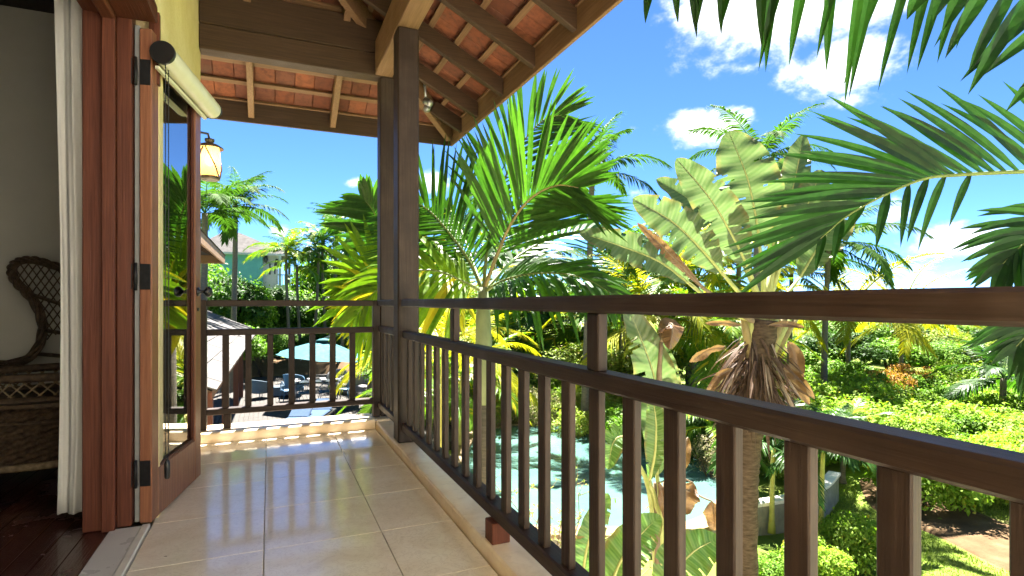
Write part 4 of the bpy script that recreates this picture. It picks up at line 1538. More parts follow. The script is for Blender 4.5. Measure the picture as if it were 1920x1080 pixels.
paddle(s1, [W_(1352, 510, 5.35), W_(1310, 462, 5.25), W_(1260, 415, 5.2), W_(1186, 372, 5.2)], .40, FT + Vector((.1, 0, .25)), 'paddle_leaf', rng, .25, tears=((.42, 1, .05, .25), (.62, -1, .03, .4), (.3, -1, .03, .3)), pet=[W_(1424, 600), W_(1395, 560, 5.5), W_(1352, 510, 5.35)], curl=.2)
paddle(s1, [W_(1290, 530, 5.15), W_(1235, 490, 5.05), W_(1165, 462, 5.0), W_(1086, 436, 5.0)], .30, FT + Vector((0, 0, .5)), 'paddle_leaf', rng, .35, tears=((.5, 1, .04, .3), (.68, 1, .03, .35)), pet=[W_(1420, 605), W_(1350, 575, 5.4), W_(1290, 530, 5.15)], curl=.15)
paddle(s1, [W_(1462, 450, 5.7), W_(1478, 390, 5.75), W_(1494, 320, 5.8), W_(1506, 252, 5.85)], .30, FT + Vector((-.5, 0, 0)), 'paddle_leaf', rng, .3, pet=[W_(1436, 600), W_(1446, 530), W_(1462, 450, 5.7)])
paddle(s1, [W_(1470, 480, 5.6), W_(1492, 430, 5.6), W_(1516, 380, 5.6), W_(1540, 318, 5.6)], .40, FT + Vector((-.3, 0, .1)), 'paddle_leaf', rng, .2, tears=((.5, -1, .04, .3),), pet=[W_(1438, 600), W_(1450, 540), W_(1470, 480, 5.6)])
paddle(s1, [W_(1500, 520, 5.8), W_(1530, 470, 5.85), W_(1565, 415, 5.9), W_(1602, 345, 5.95)], .42, FT + Vector((-.2, 0, .3)), 'paddle_leaf', rng, .2, tears=((.35, 1, .04, .3), (.6, -1, .05, .2)), pet=[W_(1442, 600), W_(1465, 565), W_(1500, 520, 5.8)])
paddle(s1, [W_(1448, 470, 5.9), W_(1462, 400, 5.95), W_(1478, 330, 6.0), W_(1490, 280, 6.05)], .36, FT + Vector((-.2, 0, .1)), 'paddle_leaf_green', rng, .2, pet=[W_(1436, 600), W_(1440, 540), W_(1448, 470, 5.9)])
# withered brown leaf stalk on the left
paddle(s1, [W_(1318, 540, 5.0), W_(1270, 490, 4.95), W_(1235, 455, 4.9), W_(1195, 418, 4.9)], .09, FT, 'paddle_leaf_dry', rng, .6, pet=[W_(1418, 606), W_(1365, 572, 5.3), W_(1318, 540, 5.0)], curl=.4)
# fans of petiole sheaths at the crown
for k in range(9):
    px = 1392 + k * 13
    m = MB(); q0 = at(1412 + k * 3.5, 690, SD) - o; q1 = at(px, 590, SD - .05 + .012 * k) - o
    m.tube([q0, (q0 + q1) / 2 + Vector((0, 0, .02)), q1], [.05, .042, .03], 8); m.build('leaf_sheath', M['petiole_pale' if k % 2 else 'rachis_tan'], s1, True)
# dead skirt
sk = MB(); rg = random.Random(5)
for k in range(330):
    t = rg.random() ** .8
    c = at(1416 + rg.uniform(-12, 14), 628 + 110 * t, SD) - o
    a = rg.uniform(0, 6.283)
    dr = Vector((math.cos(a), math.sin(a), rg.uniform(-1.6, -.2)))
    dr.normalize()
    leaflet(sk, c + Vector((math.cos(a), math.sin(a), 0)) * .10, dr, Vector((math.cos(a), math.sin(a), .8)), rg.uniform(.18, .52), rg.uniform(.012, .045), rg.uniform(.1, .7), 4, rg.uniform(-.5, .9), rg.uniform(-2, 2))
leaf('dead_leaf', (.05, .032, .022), (.15, .10, .07), tw=.12, trans=(1.2, 1, .7), old=(.30, .24, .19), oldamt=.14)
ss_ = sk.build('dead_leaf_skirt', M['dead_leaf'], s1); ss_["kind"] = "stuff"
for (px, py, dx, dz, wd, md_) in ((1360, 650, -.35, -.15, .10, 'paddle_leaf_dry'), (1478, 640, .12, -.45, .13, 'paddle_leaf_dry'), (1470, 710, .25, -.25, .10, 'paddle_leaf_dry'), (1375, 690, -.3, -.35, .08, 'paddle_leaf_dry'), (1440, 610, .35, -.02, .06, 'paddle_leaf_dry'), (1390, 610, -.35, .02, .06, 'paddle_leaf_dry'), (1460, 690, .35, -.3, .09, 'paddle_leaf_dry')):
    q = at(px, py, SD - .15)
    rt = Vector((CA, -SA, 0))
    paddle(s1, [q, q + rt * dx * .5 + UP * (dz * .35 + .02), q + rt * dx + UP * dz], wd, FT + Vector((rg.uniform(-.4, .4), 0, rg.uniform(-.3, .5))), md_, rng, .5, curl=.5, petr=.008, nl=16, nw=6, name='dead_leaf')

# second clump, lower and nearer, between the balusters
rng = random.Random(22)
SD2 = 4.7
cb = on_z(1240, 1075, GZ)
cb = at(1242, 1075, SD2)
s2 = thing('banana_palm', 'lower bird-of-paradise clump with hanging green and brown leaves behind the balusters', 'plant', (cb.x, cb.y, GZ))


def V_(px, py, d=SD2): return at(px, py, d)


F2 = vis(1200, 750)
root2 = Vector((cb.x, cb.y, GZ + .1))
paddle(s2, [V_(1232, 890, 4.7), V_(1236, 800, 4.7), V_(1225, 700, 4.65), V_(1172, 560, 4.6)], .36, F2 + Vector((.2, 0, 0)), 'paddle_leaf', rng, .2, pet=[root2, V_(1240, 1000), V_(1232, 890, 4.7)], curl=.2)
paddle(s2, [V_(1246, 800, 4.8), V_(1250, 740, 4.8), V_(1246, 690, 4.8), V_(1238, 640, 4.8)], .24, F2 + Vector((-.2, 0, 0)), 'paddle_leaf', rng, .15, pet=[root2, V_(1252, 960, 4.75), V_(1246, 800, 4.8)])
paddle(s2, [V_(1240, 640, 4.6), V_(1252, 610, 4.5), V_(1262, 612, 4.4), V_(1255, 655, 4.35)], .20, F2 + Vector((.3, 0, .6)), 'paddle_leaf_dry', rng, -.7, pet=[V_(1246, 820, 4.7), V_(1236, 720, 4.65), V_(1240, 640, 4.6)], curl=.3, name='dead_leaf')
paddle(s2, [V_(1218, 900, 4.6), V_(1228, 850, 4.55), V_(1230, 790, 4.5), V_(1222, 735, 4.5)], .17, F2 + Vector((-.1, 0, .2)), 'paddle_leaf_green', rng, .3, pet=[root2, V_(1234, 1000), V_(1218, 900, 4.6)])
paddle(s2, [V_(1190, 850, 4.6), V_(1170, 820, 4.5), V_(1150, 830, 4.45), V_(1140, 880, 4.4)], .22, F2 + Vector((0, 0, .5)), 'paddle_leaf_green', rng, .3, tears=((.4, 1, .03, .2), (.55, 1, .03, .2), (.7, 1, .03, .2)), pet=[root2, V_(1225, 980), V_(1190, 850, 4.6)])
paddle(s2, [V_(1090, 1120, 4.1), V_(1098, 1040, 4.1), V_(1116, 980, 4.1), V_(1140, 925, 4.15)], .20, F2 + Vector((.3, 0, .1)), 'paddle_leaf_green', rng, .2, pet=[root2, V_(1130, 1180, 4.3), V_(1090, 1120, 4.1)])
paddle(s2, [V_(1130, 1150, 4.0), V_(1160, 1060, 4.0), V_(1195, 1010, 4.05), V_(1238, 966, 4.1)], .30, F2 + Vector((0, 0, .4)), 'paddle_leaf_green', rng, .15, pet=[root2, V_(1170, 1200, 4.3), V_(1130, 1150, 4.0)])
paddle(s2, [V_(1230, 1150, 3.9), V_(1262, 1080, 3.9), V_(1300, 1035, 3.95), V_(1350, 1008, 4.0)], .34, F2 + Vector((.1, 0, .5)), 'paddle_leaf_green', rng, .1, tears=((.45, 1, .03, .1),), pet=[root2, V_(1230, 1210, 4.2), V_(1230, 1150, 3.9)])
for (px, py, dx, dz, wd) in ((1290, 820, -.05, -.28, .10), (1300, 905, -.10, -.26, .20), (1335, 940, .02, -.24, .14), (1235, 905, .05, -.3, .08)):
    q = at(px, py, 4.6); rt = Vector((CA, -SA, 0))
    paddle(s2, [q, q + rt * dx * .6 + UP * dz * .4, q + rt * dx + UP * dz], wd, F2 + Vector((rg.uniform(-.6, .6), 0, .3)), 'paddle_leaf_dry', rng, .5, curl=.5, petr=.008, nl=18, nw=6, name='dead_leaf', pet=[V_(1246, 1000), V_(1268, (py + 900) / 2, 4.6), q])
for k in range(5):
    m = MB(); a = V_(1236 + 7 * k, 1100, 4.7 + .03 * k) - s2.location; b_ = V_(1228 + 9 * k, 905, 4.68 + .03 * k) - s2.location
    m.tube([Vector((a.x, a.y, -.1)), (a + b_) / 2, b_], [.035, .028, .014], 7); m.build('stem', M['petiole_pale' if k % 2 else 'twig'], s2, True)

# ------------------------------------------------------------------ background palms
far_palm(FARC, 'coconut_palm', 'feathery palm against the sky between the big palm and the paddle leaves', *at(1095, 900, 17).xy, GZ, 1 - GZ + (567 - 322) * 17 / 1050, 13, 31, .62, lean=.3)
far_palm(FARC, 'coconut_palm', 'coconut palm with drooping fronds right behind the paddle leaves', *at(1545, 900, 21).xy, GZ, 1 - GZ + (567 - 455) * 21 / 1050, 16, 32, .94, lean=.3, az0=.7)
far_palm(FARC, 'coconut_palm', 'palm rising behind the top of the paddle leaves', *at(1415, 900, 15).xy, GZ, 1 - GZ + (567 - 300) * 15 / 1050, 12, 33, .62, lean=.2)
far_palm(FARW, 'golden_palm', 'yellow-green feather palm between the big palm and the paddle leaves', *at(1235, 900, 18).xy, GZ, 3.6, 18, 34, 1.75, tr=(.08, .06), tmat='trunk_yellow', lean=.1)
far_palm(FARY, 'areca_palm', 'bright green palm under the top rail left of the paddle leaves', *at(1085, 900, 24).xy, GZ, 3.1, 17, 35, 1.7, tr=(.07, .05), tmat='trunk_yellow', lean=.1)
far_palm(FARG, 'areca_palm', 'green palm filling the gap right of the big palm trunk', *at(1000, 900, 24.5).xy, GZ, 2.8, 16, 36, 1.7, tr=(.07, .05), tmat='trunk_yellow', lean=.1)
far_palm(FARW, 'golden_palm', 'yellow palm showing just right of the columns', *at(822, 900, 9).xy, GZ, 3.5, 14, 37, .8, tr=(.07, .05), tmat='trunk_yellow', lean=.1)
far_palm(FARY, 'areca_palm', 'bushy palm behind the railing below the trunk of the big palm', *at(930, 900, 23).xy, GZ, 2.6, 16, 38, 1.6, tr=(.07, .05), tmat='trunk_yellow', lean=.1)
far_palm(FARY, 'areca_palm', 'bright fronds beside the dead leaf skirt under the top rail', *at(1345, 900, 16).xy, GZ, 3.2, 14, 39, 1.3, tr=(.06, .05), tmat='trunk_yellow', lean=.1)
far_palm(FARW, 'golden_palm', 'yellowish coconut fronds right of the dead leaf skirt', *at(1590, 900, 24).xy, GZ, 3.9, 16, 40, 1.9, tr=(.1, .07), lean=.1)
far_palm(FARW, 'golden_palm', 'hanging yellow fronds in the far thicket', *at(1690, 900, 28).xy, GZ, 3.6, 15, 41, 1.8, tr=(.1, .07), lean=.1)
for k, (px, d, py, kit, lb) in enumerate(((1165, 20, 500, FARC, 'low palm crown right of the big palm behind the railing'), (1290, 22, 470, FARC, 'palm crown seen between the left paddle leaves'), (1010, 24, 480, FARC, 'palm crown low behind the big palm fronds'),
                                     (860, 22, 470, FARG, 'green palm behind the big palm close to the column'), (1380, 20, 480, FARW, 'yellow-green palm behind the stalks of the paddle leaves'), (1480, 24, 500, FARC, 'palm behind the right paddle leaves above the rail'),
                                     (1140, 25, 500, FARY, 'bright arching palm left of the lowest paddle leaf'), (1300, 19, 515, FARY, 'bright palm behind the leaf stalks just above the rail'), (960, 26, 520, FARY, 'bright palm behind the trunk of the big palm'))):
    sc_ = .85 if kit is FARC else 1.7
    far_palm(kit, 'background_palm', lb, *at(px, 900, d).xy, GZ, EYE - GZ + (567 - py) * d / 1050 - .2, 14, 70 + k, sc_, lean=.15)
for k, (px, d, h, kit, sc_, lb) in enumerate(((800, 13, 2.2, FARY, 1.1, 'bright palm low behind the balusters next to the column'), (860, 15, 2.4, FARW, 1.1, 'yellow palm low behind the balusters left of the trunk'), (890, 17.5, 1.8, FARY, 1.2, 'bright low palm at the left end of the pool'),
                                     (1190, 22, 1.4, FARY, 1.1, 'bright low palm at the far end of the pool'), (1120, 23, 1.6, FARW, 1.1, 'yellow low palm at the far end of the pool'), (1040, 22, 1.3, FARY, 1.1, 'bright low palm behind the middle of the pool'))):
    far_palm(kit, 'low_palm', lb, *at(px, 900, d).xy, GZ, h, 14, 90 + k, sc_, tr=(.07, .05), tmat='trunk_yellow', lean=.1)
# left: royal palm, coconut fronds, slender palms behind the deck
far_palm(FARC, 'royal_palm', 'tall feathery palm below the lantern in front of the teal house', *at(432, 900, 25).xy, GZ, 1 - GZ + (567 - 385) * 25 / 1050, 17, 42, .72, tr=(.13, .10), lean=.2)
far_palm(FARC, 'royal_palm', 'palm half hidden behind the edge of the door', *at(372, 900, 20).xy, GZ, 1 - GZ + (567 - 400) * 20 / 1050, 15, 43, .72, tr=(.13, .10), lean=.2)
sl = ((545, 560, 470, 'slender palm with arched bright fronds right of the teal house'), (586, 600, 470, 'slender palm in the middle of the row behind the umbrella'), (612, 640, 450, 'slender palm behind the umbrella nearest the columns'), (640, 640, 440, 'slender palm half hidden by the yellowing fan'), (565, 640, 500, 'small slender palm low behind the umbrella'))
for k, (px, _, py, lb) in enumerate(sl):
    d = 33 + 1.2 * (k % 3)
    far_palm((FARY, FARG, FARY, FARG, FARY)[k], 'slender_palm', lb, *at(px, 900, d).xy, -2.4, 3.4 + (567 - py) * d / 1050, 12, 50 + k, 1.15, tr=(.10, .075), tmat='white_paint' if 0 else 'trunk_grey', lean=.35 if k % 2 else -.25, group='slender palms behind the deck')
far_palm(FARC, 'coconut_palm', 'drooping dark palm on the skyline left of the columns', *at(622, 900, 38).xy, -2.4, 3.4 + (567 - 425) * 38 / 1050, 14, 58, .75, tr=(.14, .1), lean=.3)
far_palm(FARC, 'coconut_palm', 'small far palm on the skyline right of the teal house', *at(536, 900, 48).xy, -2.4, 3.4 + (567 - 470) * 48 / 1050, 12, 59, .8, tr=(.14, .1), lean=.3)
far_palm(FARC, 'coconut_palm', 'far palm crown behind the yellowing fan of fronds', *at(690, 900, 30).xy, -2.4, 3.4 + (567 - 430) * 30 / 1050, 13, 60, .8, tr=(.14, .1), lean=.3)
# right garden: young palms
far_palm(FARG, 'young_palm', 'young palm with thin green trunk in front of the retaining wall', *at(1447, 900, 10.2).xy, GZ, 1.55, 9, 61, .75, tr=(.05, .035), tmat='trunk_yellow', lean=.05)
far_palm(FARG, 'young_palm', 'leafy young palm arching over the lawn below the right rail', *at(1540, 900, 10.2).xy, GZ, 1.5, 11, 62, .62, tr=(.05, .035), tmat='trunk_yellow', lean=.05)
far_palm(FARY, 'young_palm', 'bright fan of fronds rising from the hedge just above the middle rail', *at(1580, 900, 13).xy, GZ, .9, 10, 63, .8, tr=(.06, .05), lean=.05)
far_palm(FARY, 'young_palm', 'bright young palm seen behind the dead trunk and baluster', *at(1330, 900, 13.5).xy, GZ, 1.2, 11, 64, .85, tr=(.06, .05), lean=.05)
far_palm(FARG, 'young_palm', 'small palm growing in the thicket at the right edge', *at(1880, 900, 17).xy, GZ, 1.9, 12, 65, .9, tr=(.1, .08), lean=.05)

# ------------------------------------------------------------------ shrubs and trees
rng = random.Random(31)
NPR = np.random.default_rng(5)
# hedge bank on the right
G = 'shrubs of the hedge bank beyond the lawn'
rows = []
for ri, d in enumerate((12.0, 13.4, 15.0, 17.0, 19.5, 22.5, 26.0)):
    ci = 0
    step = 1.15 * FPX / d
    px = 1440 + rng.uniform(0, 50) + (0 if d > 14 else 250)
    if d < 12.5: px = 1740
    while px < 2050:
        p = at(px, 900, d * rng.uniform(.96, 1.04))
        rows.append((p.x, p.y, d, ri, ci)); ci += 1
        px += step * rng.uniform(.8, 1.15)
for x, y, d, ri, ci in rows:
    k = rng.random(); wh = '%s from the left in the %s row of the hedge bank' % (ORD[ci], ORD[ri] if ri else 'front')
    if d < 14:
        shrub(rng.choice(HEDGE), 'rounded bright green shrub, ' + wh, x, y, rng.uniform(.8, 1.15), rng, 'front shrubs of the hedge bank')
    elif k < (.8 if d < 18 else .5):
        shrub(rng.choice(HEDGE), 'bright green shrub, ' + wh, x, y, rng.uniform(.95, 1.35), rng, G)
    elif k < .93:
        shrub(rng.choice(SHRUB_M), 'darker green shrub, ' + wh, x, y, rng.uniform(.9, 1.3), rng, 'darker shrubs of the hedge bank')
    else:
        shrub(rng.choice(SHRUB_O), 'olive shrub, ' + wh, x, y, rng.uniform(.8, 1.2), rng, 'olive shrubs of the hedge bank')
# thicket further right, up to the horizon
for ri, d in enumerate((31, 36, 42, 50, 60, 74, 92, 120)):
    ci = 0
    px = 1420 + rng.uniform(0, 60)
    while px < 2080:
        p = at(px, 900, d * rng.uniform(.95, 1.05))
        k = rng.random(); s = rng.uniform(.7, 1.0) * (1 + d / 150)
        mesh, lb = (rng.choice(TREE_O), 'feathery olive tree in the far thicket') if k < .45 else (rng.choice(TREE_M), 'mid green tree in the far thicket') if k < .86 else (rng.choice(TREE_D), 'dark tree in the far thicket')
        shrub(mesh, lb.replace(' in the far thicket', ', %s from left in the %s row of far thicket' % (ORD[ci], ORD[ri] if ri else 'nearest')), p.x, p.y, s, rng, lb.split(' in ')[0] + 's in the far thicket', 'tree', 'tree', stem=STEM_T, zs=s * (.55, .66, .74, .80, .80, .80, .80, .80)[ri]); ci += 1
        px += 2.6 * s * FPX / d * rng.uniform(.75, 1.05)
# thicket behind the pool, centre
for ri, d in enumerate((21.5, 25, 29, 35, 45, 60)):
    ci = 0
    px = 740 + rng.uniform(0, 40)
    while px < 1440:
        p = at(px, 900, d * rng.uniform(.95, 1.05))
        k = rng.random(); s = rng.uniform(.75, 1.05) * (1 + d / 160)
        mesh, lb = (rng.choice(TREE_O), 'olive green tree in the thicket by the pool') if k < .55 else (rng.choice(TREE_M), 'mid green tree in the thicket by the pool') if k < .93 else (rng.choice(TREE_D), 'dark green tree in the thicket by the pool')
        shrub(mesh, lb.replace(' in the thicket', ', %s from left in the %s thicket row' % (ORD[ci], ORD[ri] if ri else 'nearest')), p.x, p.y, s, rng, lb.split(' in ')[0] + 's beyond the pool', 'tree', 'tree', stem=STEM_T, zs=s * (.62, .62, .72, .85, 1.0, 1.1)[ri]); ci += 1
        px += 2.6 * s * FPX / d * rng.uniform(.75, 1.05)
for k in range(13):
    p = at(800 + k * 42 + rng.uniform(-10, 10), 900, 18.6 + rng.uniform(-.3, 1.0))
    shrub(rng.choice((HEDGE, SHRUB_O, HEDGE))[0 if k % 2 else 1], 'bright leafy shrub along the far pool edge, %s from the left' % ORD[k], p.x, p.y, rng.uniform(1.0, 1.3), rng, 'shrubs along the far pool edge')
for k, (px, d) in enumerate(((1655, 20), (1700, 23), (1490, 17))):
    p = at(px, 900, d)
    shrub(RUST[0], ('rust-red flowering shrub in the middle of the hedge bank', 'rust-red shrub further back in the hedge bank', 'rust-red shrub by the dead leaf skirt')[k], p.x, p.y, .9, rng, z=GZ + .55)
# pool-side shrubs
for (px, py, ms, s, lb) in ((800, 640, SHRUB_Y, .9, 'dry pale twiggy shrub right beside the column'), (850, 690, SHRUB_M, .9, 'green shrub behind the balusters left of the palm trunk'),
                            (905, 720, SHRUB_Y, .9, 'pale dry shrub at the pool edge behind the palm trunk'), (960, 715, SHRUB_Y, 1.0, 'dry beige shrub at the far pool edge'), (1020, 720, SHRUB_Y, .9, 'pale shrub leaning over the far pool edge'),
                            (1090, 735, SHRUB_O, .9, 'olive shrub over the far pool edge'), (1150, 740, SHRUB_M, .9, 'leafy green shrub at the far end of the pool'), (1205, 760, SHRUB_M, .9, 'green shrub beyond the pool behind the paddle leaves'),
                            (1330, 820, SHRUB_Y, .75, 'pale dry bush above the ochre pool coping'), (1270, 780, SHRUB_D, .9, 'dark shrub beyond the pool right of the brown leaf')):
    p = on_z(px, py + 80, -2.95)
    shrub(rng.choice(ms), lb, p.x, p.y, s, rng, z=-3.1)
for (px, py, ms, s, lb) in ((1595, 1040, HEDGE, .62, 'bright green bush on the lawn between two near balusters'), (1530, 1075, HEDGE, .5, 'low bright bush at the foot of the baluster by the wall'), (1440, 1090, SHRUB_M, .35, 'small feathery green plant at the foot of the retaining wall'),
                            (1490, 900, SHRUB_O, .5, 'yellow-green bush above the retaining wall'), (1520, 870, HEDGE, .6, 'bright bush behind the young palm above the wall'), (1440, 880, SHRUB_O, .5, 'olive bush behind the thin palm trunk')):
    p = on_z(px, py, GZ)
    shrub(rng.choice(ms), lb, p.x, p.y, s, rng)
# left: vegetation behind the deck
for k, (px, d, ms, s, zs, lb) in enumerate(((400, 30, TREE_D, 1.1, 1.25, 'dark leafy tree behind the pavilion under the royal palm'), (455, 32, TREE_M, 1.0, 1.15, 'green tree in front of the teal house'), (500, 35, TREE_D, 1.0, 1.1, 'dark tree right of the teal house front'),
                                            (430, 27, TREE_M, .8, .62, 'bright tree just above the shingle roof'), (490, 30, TREE_M, .7, .55, 'low bright tree at the end of the shingle roof'), (540, 38, TREE_D, 1.1, 1.0, 'dark tree behind the slender palms'),
                                            (590, 39, TREE_M, 1.1, 1.05, 'green tree behind the slender palms'), (650, 40, TREE_D, 1.2, 1.1, 'dark tree behind the umbrella'), (700, 38, TREE_M, 1.1, 1.05, 'green tree behind the mast of the umbrella'), (745, 40, TREE_M, 1.2, 1.2, 'green tree behind the timber columns'),
                                            (405, 33, TREE_D, .8, 1.2, 'dark tree left of the teal house under the palms'), (610, 42, TREE_M, 1.4, 1.75, 'tall green tree behind the row of slender palms'), (665, 43, TREE_D, 1.5, 1.8, 'tall dark tree behind the yellowing fan'), (735, 44, TREE_M, 1.5, 1.7, 'tall green tree hidden mostly by the columns'), (520, 40, TREE_M, .8, .85, 'green tree covering the foot of the teal house'),
 (370, 36, TREE_M, 1.4, 1.5, 'tree beyond the door edge behind the pavilion'), (620, 46, TREE_O, 1.4, 1.3, 'olive tree far behind the slender palms'), (560, 52, TREE_O, 1.5, 1.2, 'pale tree far right of the teal house'))):
    p = at(px, 900, d)
    shrub(rng.choice(ms), lb, p.x, p.y, s, rng, None, 'tree', 'tree', -2.9, STEM_T, zs)
for k in range(22):
    px = 440 + k * 14
    p = at(px, 900, 34.4 + .8 * (k % 3))
    lb = 'leafy hedge shrub on the bank behind the deck, %s from the left' % ORD[k]
    shrub((SHRUB_D, SHRUB_M, HEDGE)[k % 3][k % 2], lb, p.x, p.y, rng.uniform(.9, 1.25), rng, 'hedge shrubs behind the deck', z=-2.3)

# bare twiggy shrub by the pool
rg = random.Random(9)
tw = thing('twiggy_shrub', 'thin twiggy shrub with sparse small leaves in front of the pool', 'shrub', (*at(1020, 1050, 6.6).xy, GZ))
m = MB(); lv = MB()
for k in range(26):
    a = rg.uniform(0, 6.28); p = Vector((rg.uniform(-.15, .15), rg.uniform(-.15, .15), 0)); d = Vector((math.cos(a) * .35, math.sin(a) * .35, 1)).normalized()
    pts = [p.copy()]
    for i in range(9):
        d = (d + Vector((rg.uniform(-.3, .3), rg.uniform(-.3, .3), rg.uniform(-.12, .12)))).normalized()
        p = p + d * rg.uniform(.16, .3)
        pts.append(p.copy())
        if i > 2:
            for q in range(3):
                dd = Vector((rg.uniform(-1, 1), rg.uniform(-1, 1), rg.uniform(-.3, .8))).normalized()
                e = p + dd * rg.uniform(.1, .3)
                m.tube([p, e], [.004, .002], 4, False)
                for z in range(4):
                    leaflet(lv, p.lerp(e, rg.random()), Vector((rg.uniform(-1, 1), rg.uniform(-1, 1), rg.uniform(-.5, .8))), Vector((rg.uniform(-.4, .4), rg.uniform(-.4, .4), 1)), rg.uniform(.03, .06), .02, .1, 2)
    m.tube(pts, [.014 - .0011 * i for i in range(len(pts))], 5)
m.build('branches', M['twig'], tw, True)
x = lv.build('foliage', M['leaf_olive'], tw); x["kind"] = "stuff"

# grass on the lawn at lower right
rgn = np.random.default_rng(3)
ng = 30000
P = np.empty((ng, 2)); k = 0
pp = rgn.uniform(0, 1, (ng, 2))
pxs = 1500 + pp[:, 0] * 520; dd = 7.2 + pp[:, 1] * 6.0
u = (pxs - CX) / FPX
gx = dd * (SA + u * CA); gy = dd * (CA - u * SA)
gz = GZ + .10 * np.sin(gx * .31 + gy * .17) + .06 * np.sin(gx * .9 - gy * .5) + .0
c = np.stack([gx, gy, gz], 1)
a = rgn.uniform(0, 6.283, ng); h = rgn.uniform(.03, .11, ng) * (np.sin(gx * 1.7) * np.cos(gy * 1.3) * .4 + .8)
sd_ = np.stack([np.cos(a), np.sin(a), 0 * a], 1) * .008
ln_ = np.stack([np.cos(a + 1.5) * h * .5, np.sin(a + 1.5) * h * .5, h], 1)
v = np.empty((ng, 3, 3)); v[:, 0] = c - sd_; v[:, 1] = c + sd_; v[:, 2] = c + ln_
# keep the dirt path bare
pol = np.array([(p.x, p.y) for p in pth]); inp = np.zeros(ng, bool)
for i in range(len(pol)):
    x1, y1 = pol[i]; x2, y2 = pol[i - 1]
    cond = (y1 > gy) != (y2 > gy)
    with np.errstate(divide='ignore', invalid='ignore'):
        inp ^= cond & (gx < (x2 - x1) * (gy - y1) / (y2 - y1 + 1e-12) + x1)
v = v[~inp]
go = place('lawn_grass', np_mesh('lawn_grass', v.reshape(-1, 3), np.arange(len(v) * 3).reshape(-1, 3), M['grass_blade']))
tag(go, 'short grass on the lawn beside the dirt path', 'grass', kind='stuff')

# ------------------------------------------------------------------ shingled pavilion, neighbouring eave, teal house
PZ = -.30
e0, e1 = at(395, 738, 8.0), at(480, 622, 24.8)
e0.z = e1.z = PZ
pv = thing('pavilion', 'pavilion with pale grey shingle roof below the far railing at left', 'pavilion', (e0.x, e0.y, DZ))
al = (e1 - e0); PL = al.length; al.normalize()
ups = Vector((-al.y, al.x, 0))
ups = (ups * .91 + UP * .41).normalized() if ups.x < 0 else (-ups * .91 + UP * .41).normalized()
nr_ = al.cross(ups)
if nr_.z < 0: nr_ = -nr_
hz0 = PZ - DZ
SW, SH, NC = .42, .40, 10
sm = MB(); sm.box(0, SW - .012, -.05, SH + .06, 0, .022, .003)
sme = sm.mesh('shingle', M['grey_shingle'])
rest = MB(); cnt = 0
i = 0
for yi in range(int(PL / SW) + 1):
    for c_ in range(NC):
        t = .05
        axt = (ups * math.cos(t) - nr_ * math.sin(t)).normalized()
        R = Matrix((al, axt, al.cross(axt))).transposed().to_4x4()
        up_loc = al.cross(axt); sg = 1 if up_loc.z > 0 else -1
        pos = Vector((0, 0, hz0)) + al * (yi * SW + (.2 if c_ % 2 else 0)) + ups * (c_ * SH) + nr_ * (.05 + RNG.uniform(0, .006))
        R.translation = pos
        if cnt < 295 and c_ < 7:
            o = place('shingle', sme, pv); o.matrix_local = R; cnt += 1
        else:
            rest.box(0, SW - .012, -.05, SH + .06, 0, .022, 0, R)
x = rest.build('shingle_courses', M['grey_shingle'], pv); x["kind"] = "stuff"
m = MB(); a = Vector((0, 0, hz0)); b_ = a + al * PL
m.add([a, b_, b_ + ups * 4.0, a + ups * 4.0, a + nr_ * .03, b_ + nr_ * .03, b_ + ups * 4 + nr_ * .03, a + ups * 4 + nr_ * .03], [(0, 1, 2, 3), (4, 5, 6, 7), (0, 1, 5, 4), (1, 2, 6, 5), (3, 0, 4, 7)])
m.build('roof_deck', M['roof_wood_y'], pv)
m = MB(); m.beam(a - UP * .03 - ups * .0, b_ - UP * .03, .03, .12); m.build('fascia', M['red_wood_y'], pv)
for k, (dy) in enumerate((.9, 5.2, 9.6, 14.2, 17.2)):
    q = a + al * dy + Vector((-.55, 0, 0))
    m = MB(); m.box(q.x - .09, q.x + .09, q.y - .09, q.y + .09, 0, hz0 + .2, .008); m.build('post', M['red_wood_z'], pv)
    m = MB(); m.beam((q.x, q.y, hz0 - .55), (q.x, q.y + .6, hz0 + .02), .07, .07); m.build('brace', M['red_wood_z'], pv)

ev = thing('neighbouring_roof', 'brown timber eave of the next roof just right of the door edge', 'roof', (-.93, 9.0, 1.95))
m = MB(); m.box(0, .03, -2, 4.9, -.10, .08, .004); m.build('fascia', M['batten_wood_y'], ev)
m = MB(); m.box(-3.0, -.002, 4.87, 4.9, -.10, .08, .004); m.build('fascia', M['batten_wood_x'], ev)
m = MB(); m.add([(.05, -2, .085), (.05, 4.95, .085), (-2.5, 3.4, 1.3), (-2.5, -2, 1.3), (-3, 4.95, .085), (-3.0, 3.4, 1.3)], [(0, 1, 2, 3), (1, 4, 5, 2)]); m.build('roof_cover', M['grey_shingle'], ev)
for y in (-.8, 0, .8, 1.6, 2.4, 3.2, 4.0):
    m = MB(); m.beam((-.002, y, .0), (-2.4, y, 1.15), .06, .12); m.build('rafter', M['roof_wood_x'], ev)
m = MB(); m.box(-3.2, -1.15, -2.2, 4.0, -5.1, .55); m.build('wall', M['white_paint'], ev)

HD = 45.0
hc = at(470, 900, HD)
th = thing('teal_house', 'teal and white house with grey hip roof beyond the trees', 'house', (hc.x, hc.y, GZ), -YAW - math.atan((470 - 960) / 1050))
s_ = HD / FPX * 1.09


def hx(px): return (px - 470) * s_
def hzz(py): return (HOR - py) * s_ + EYE - GZ


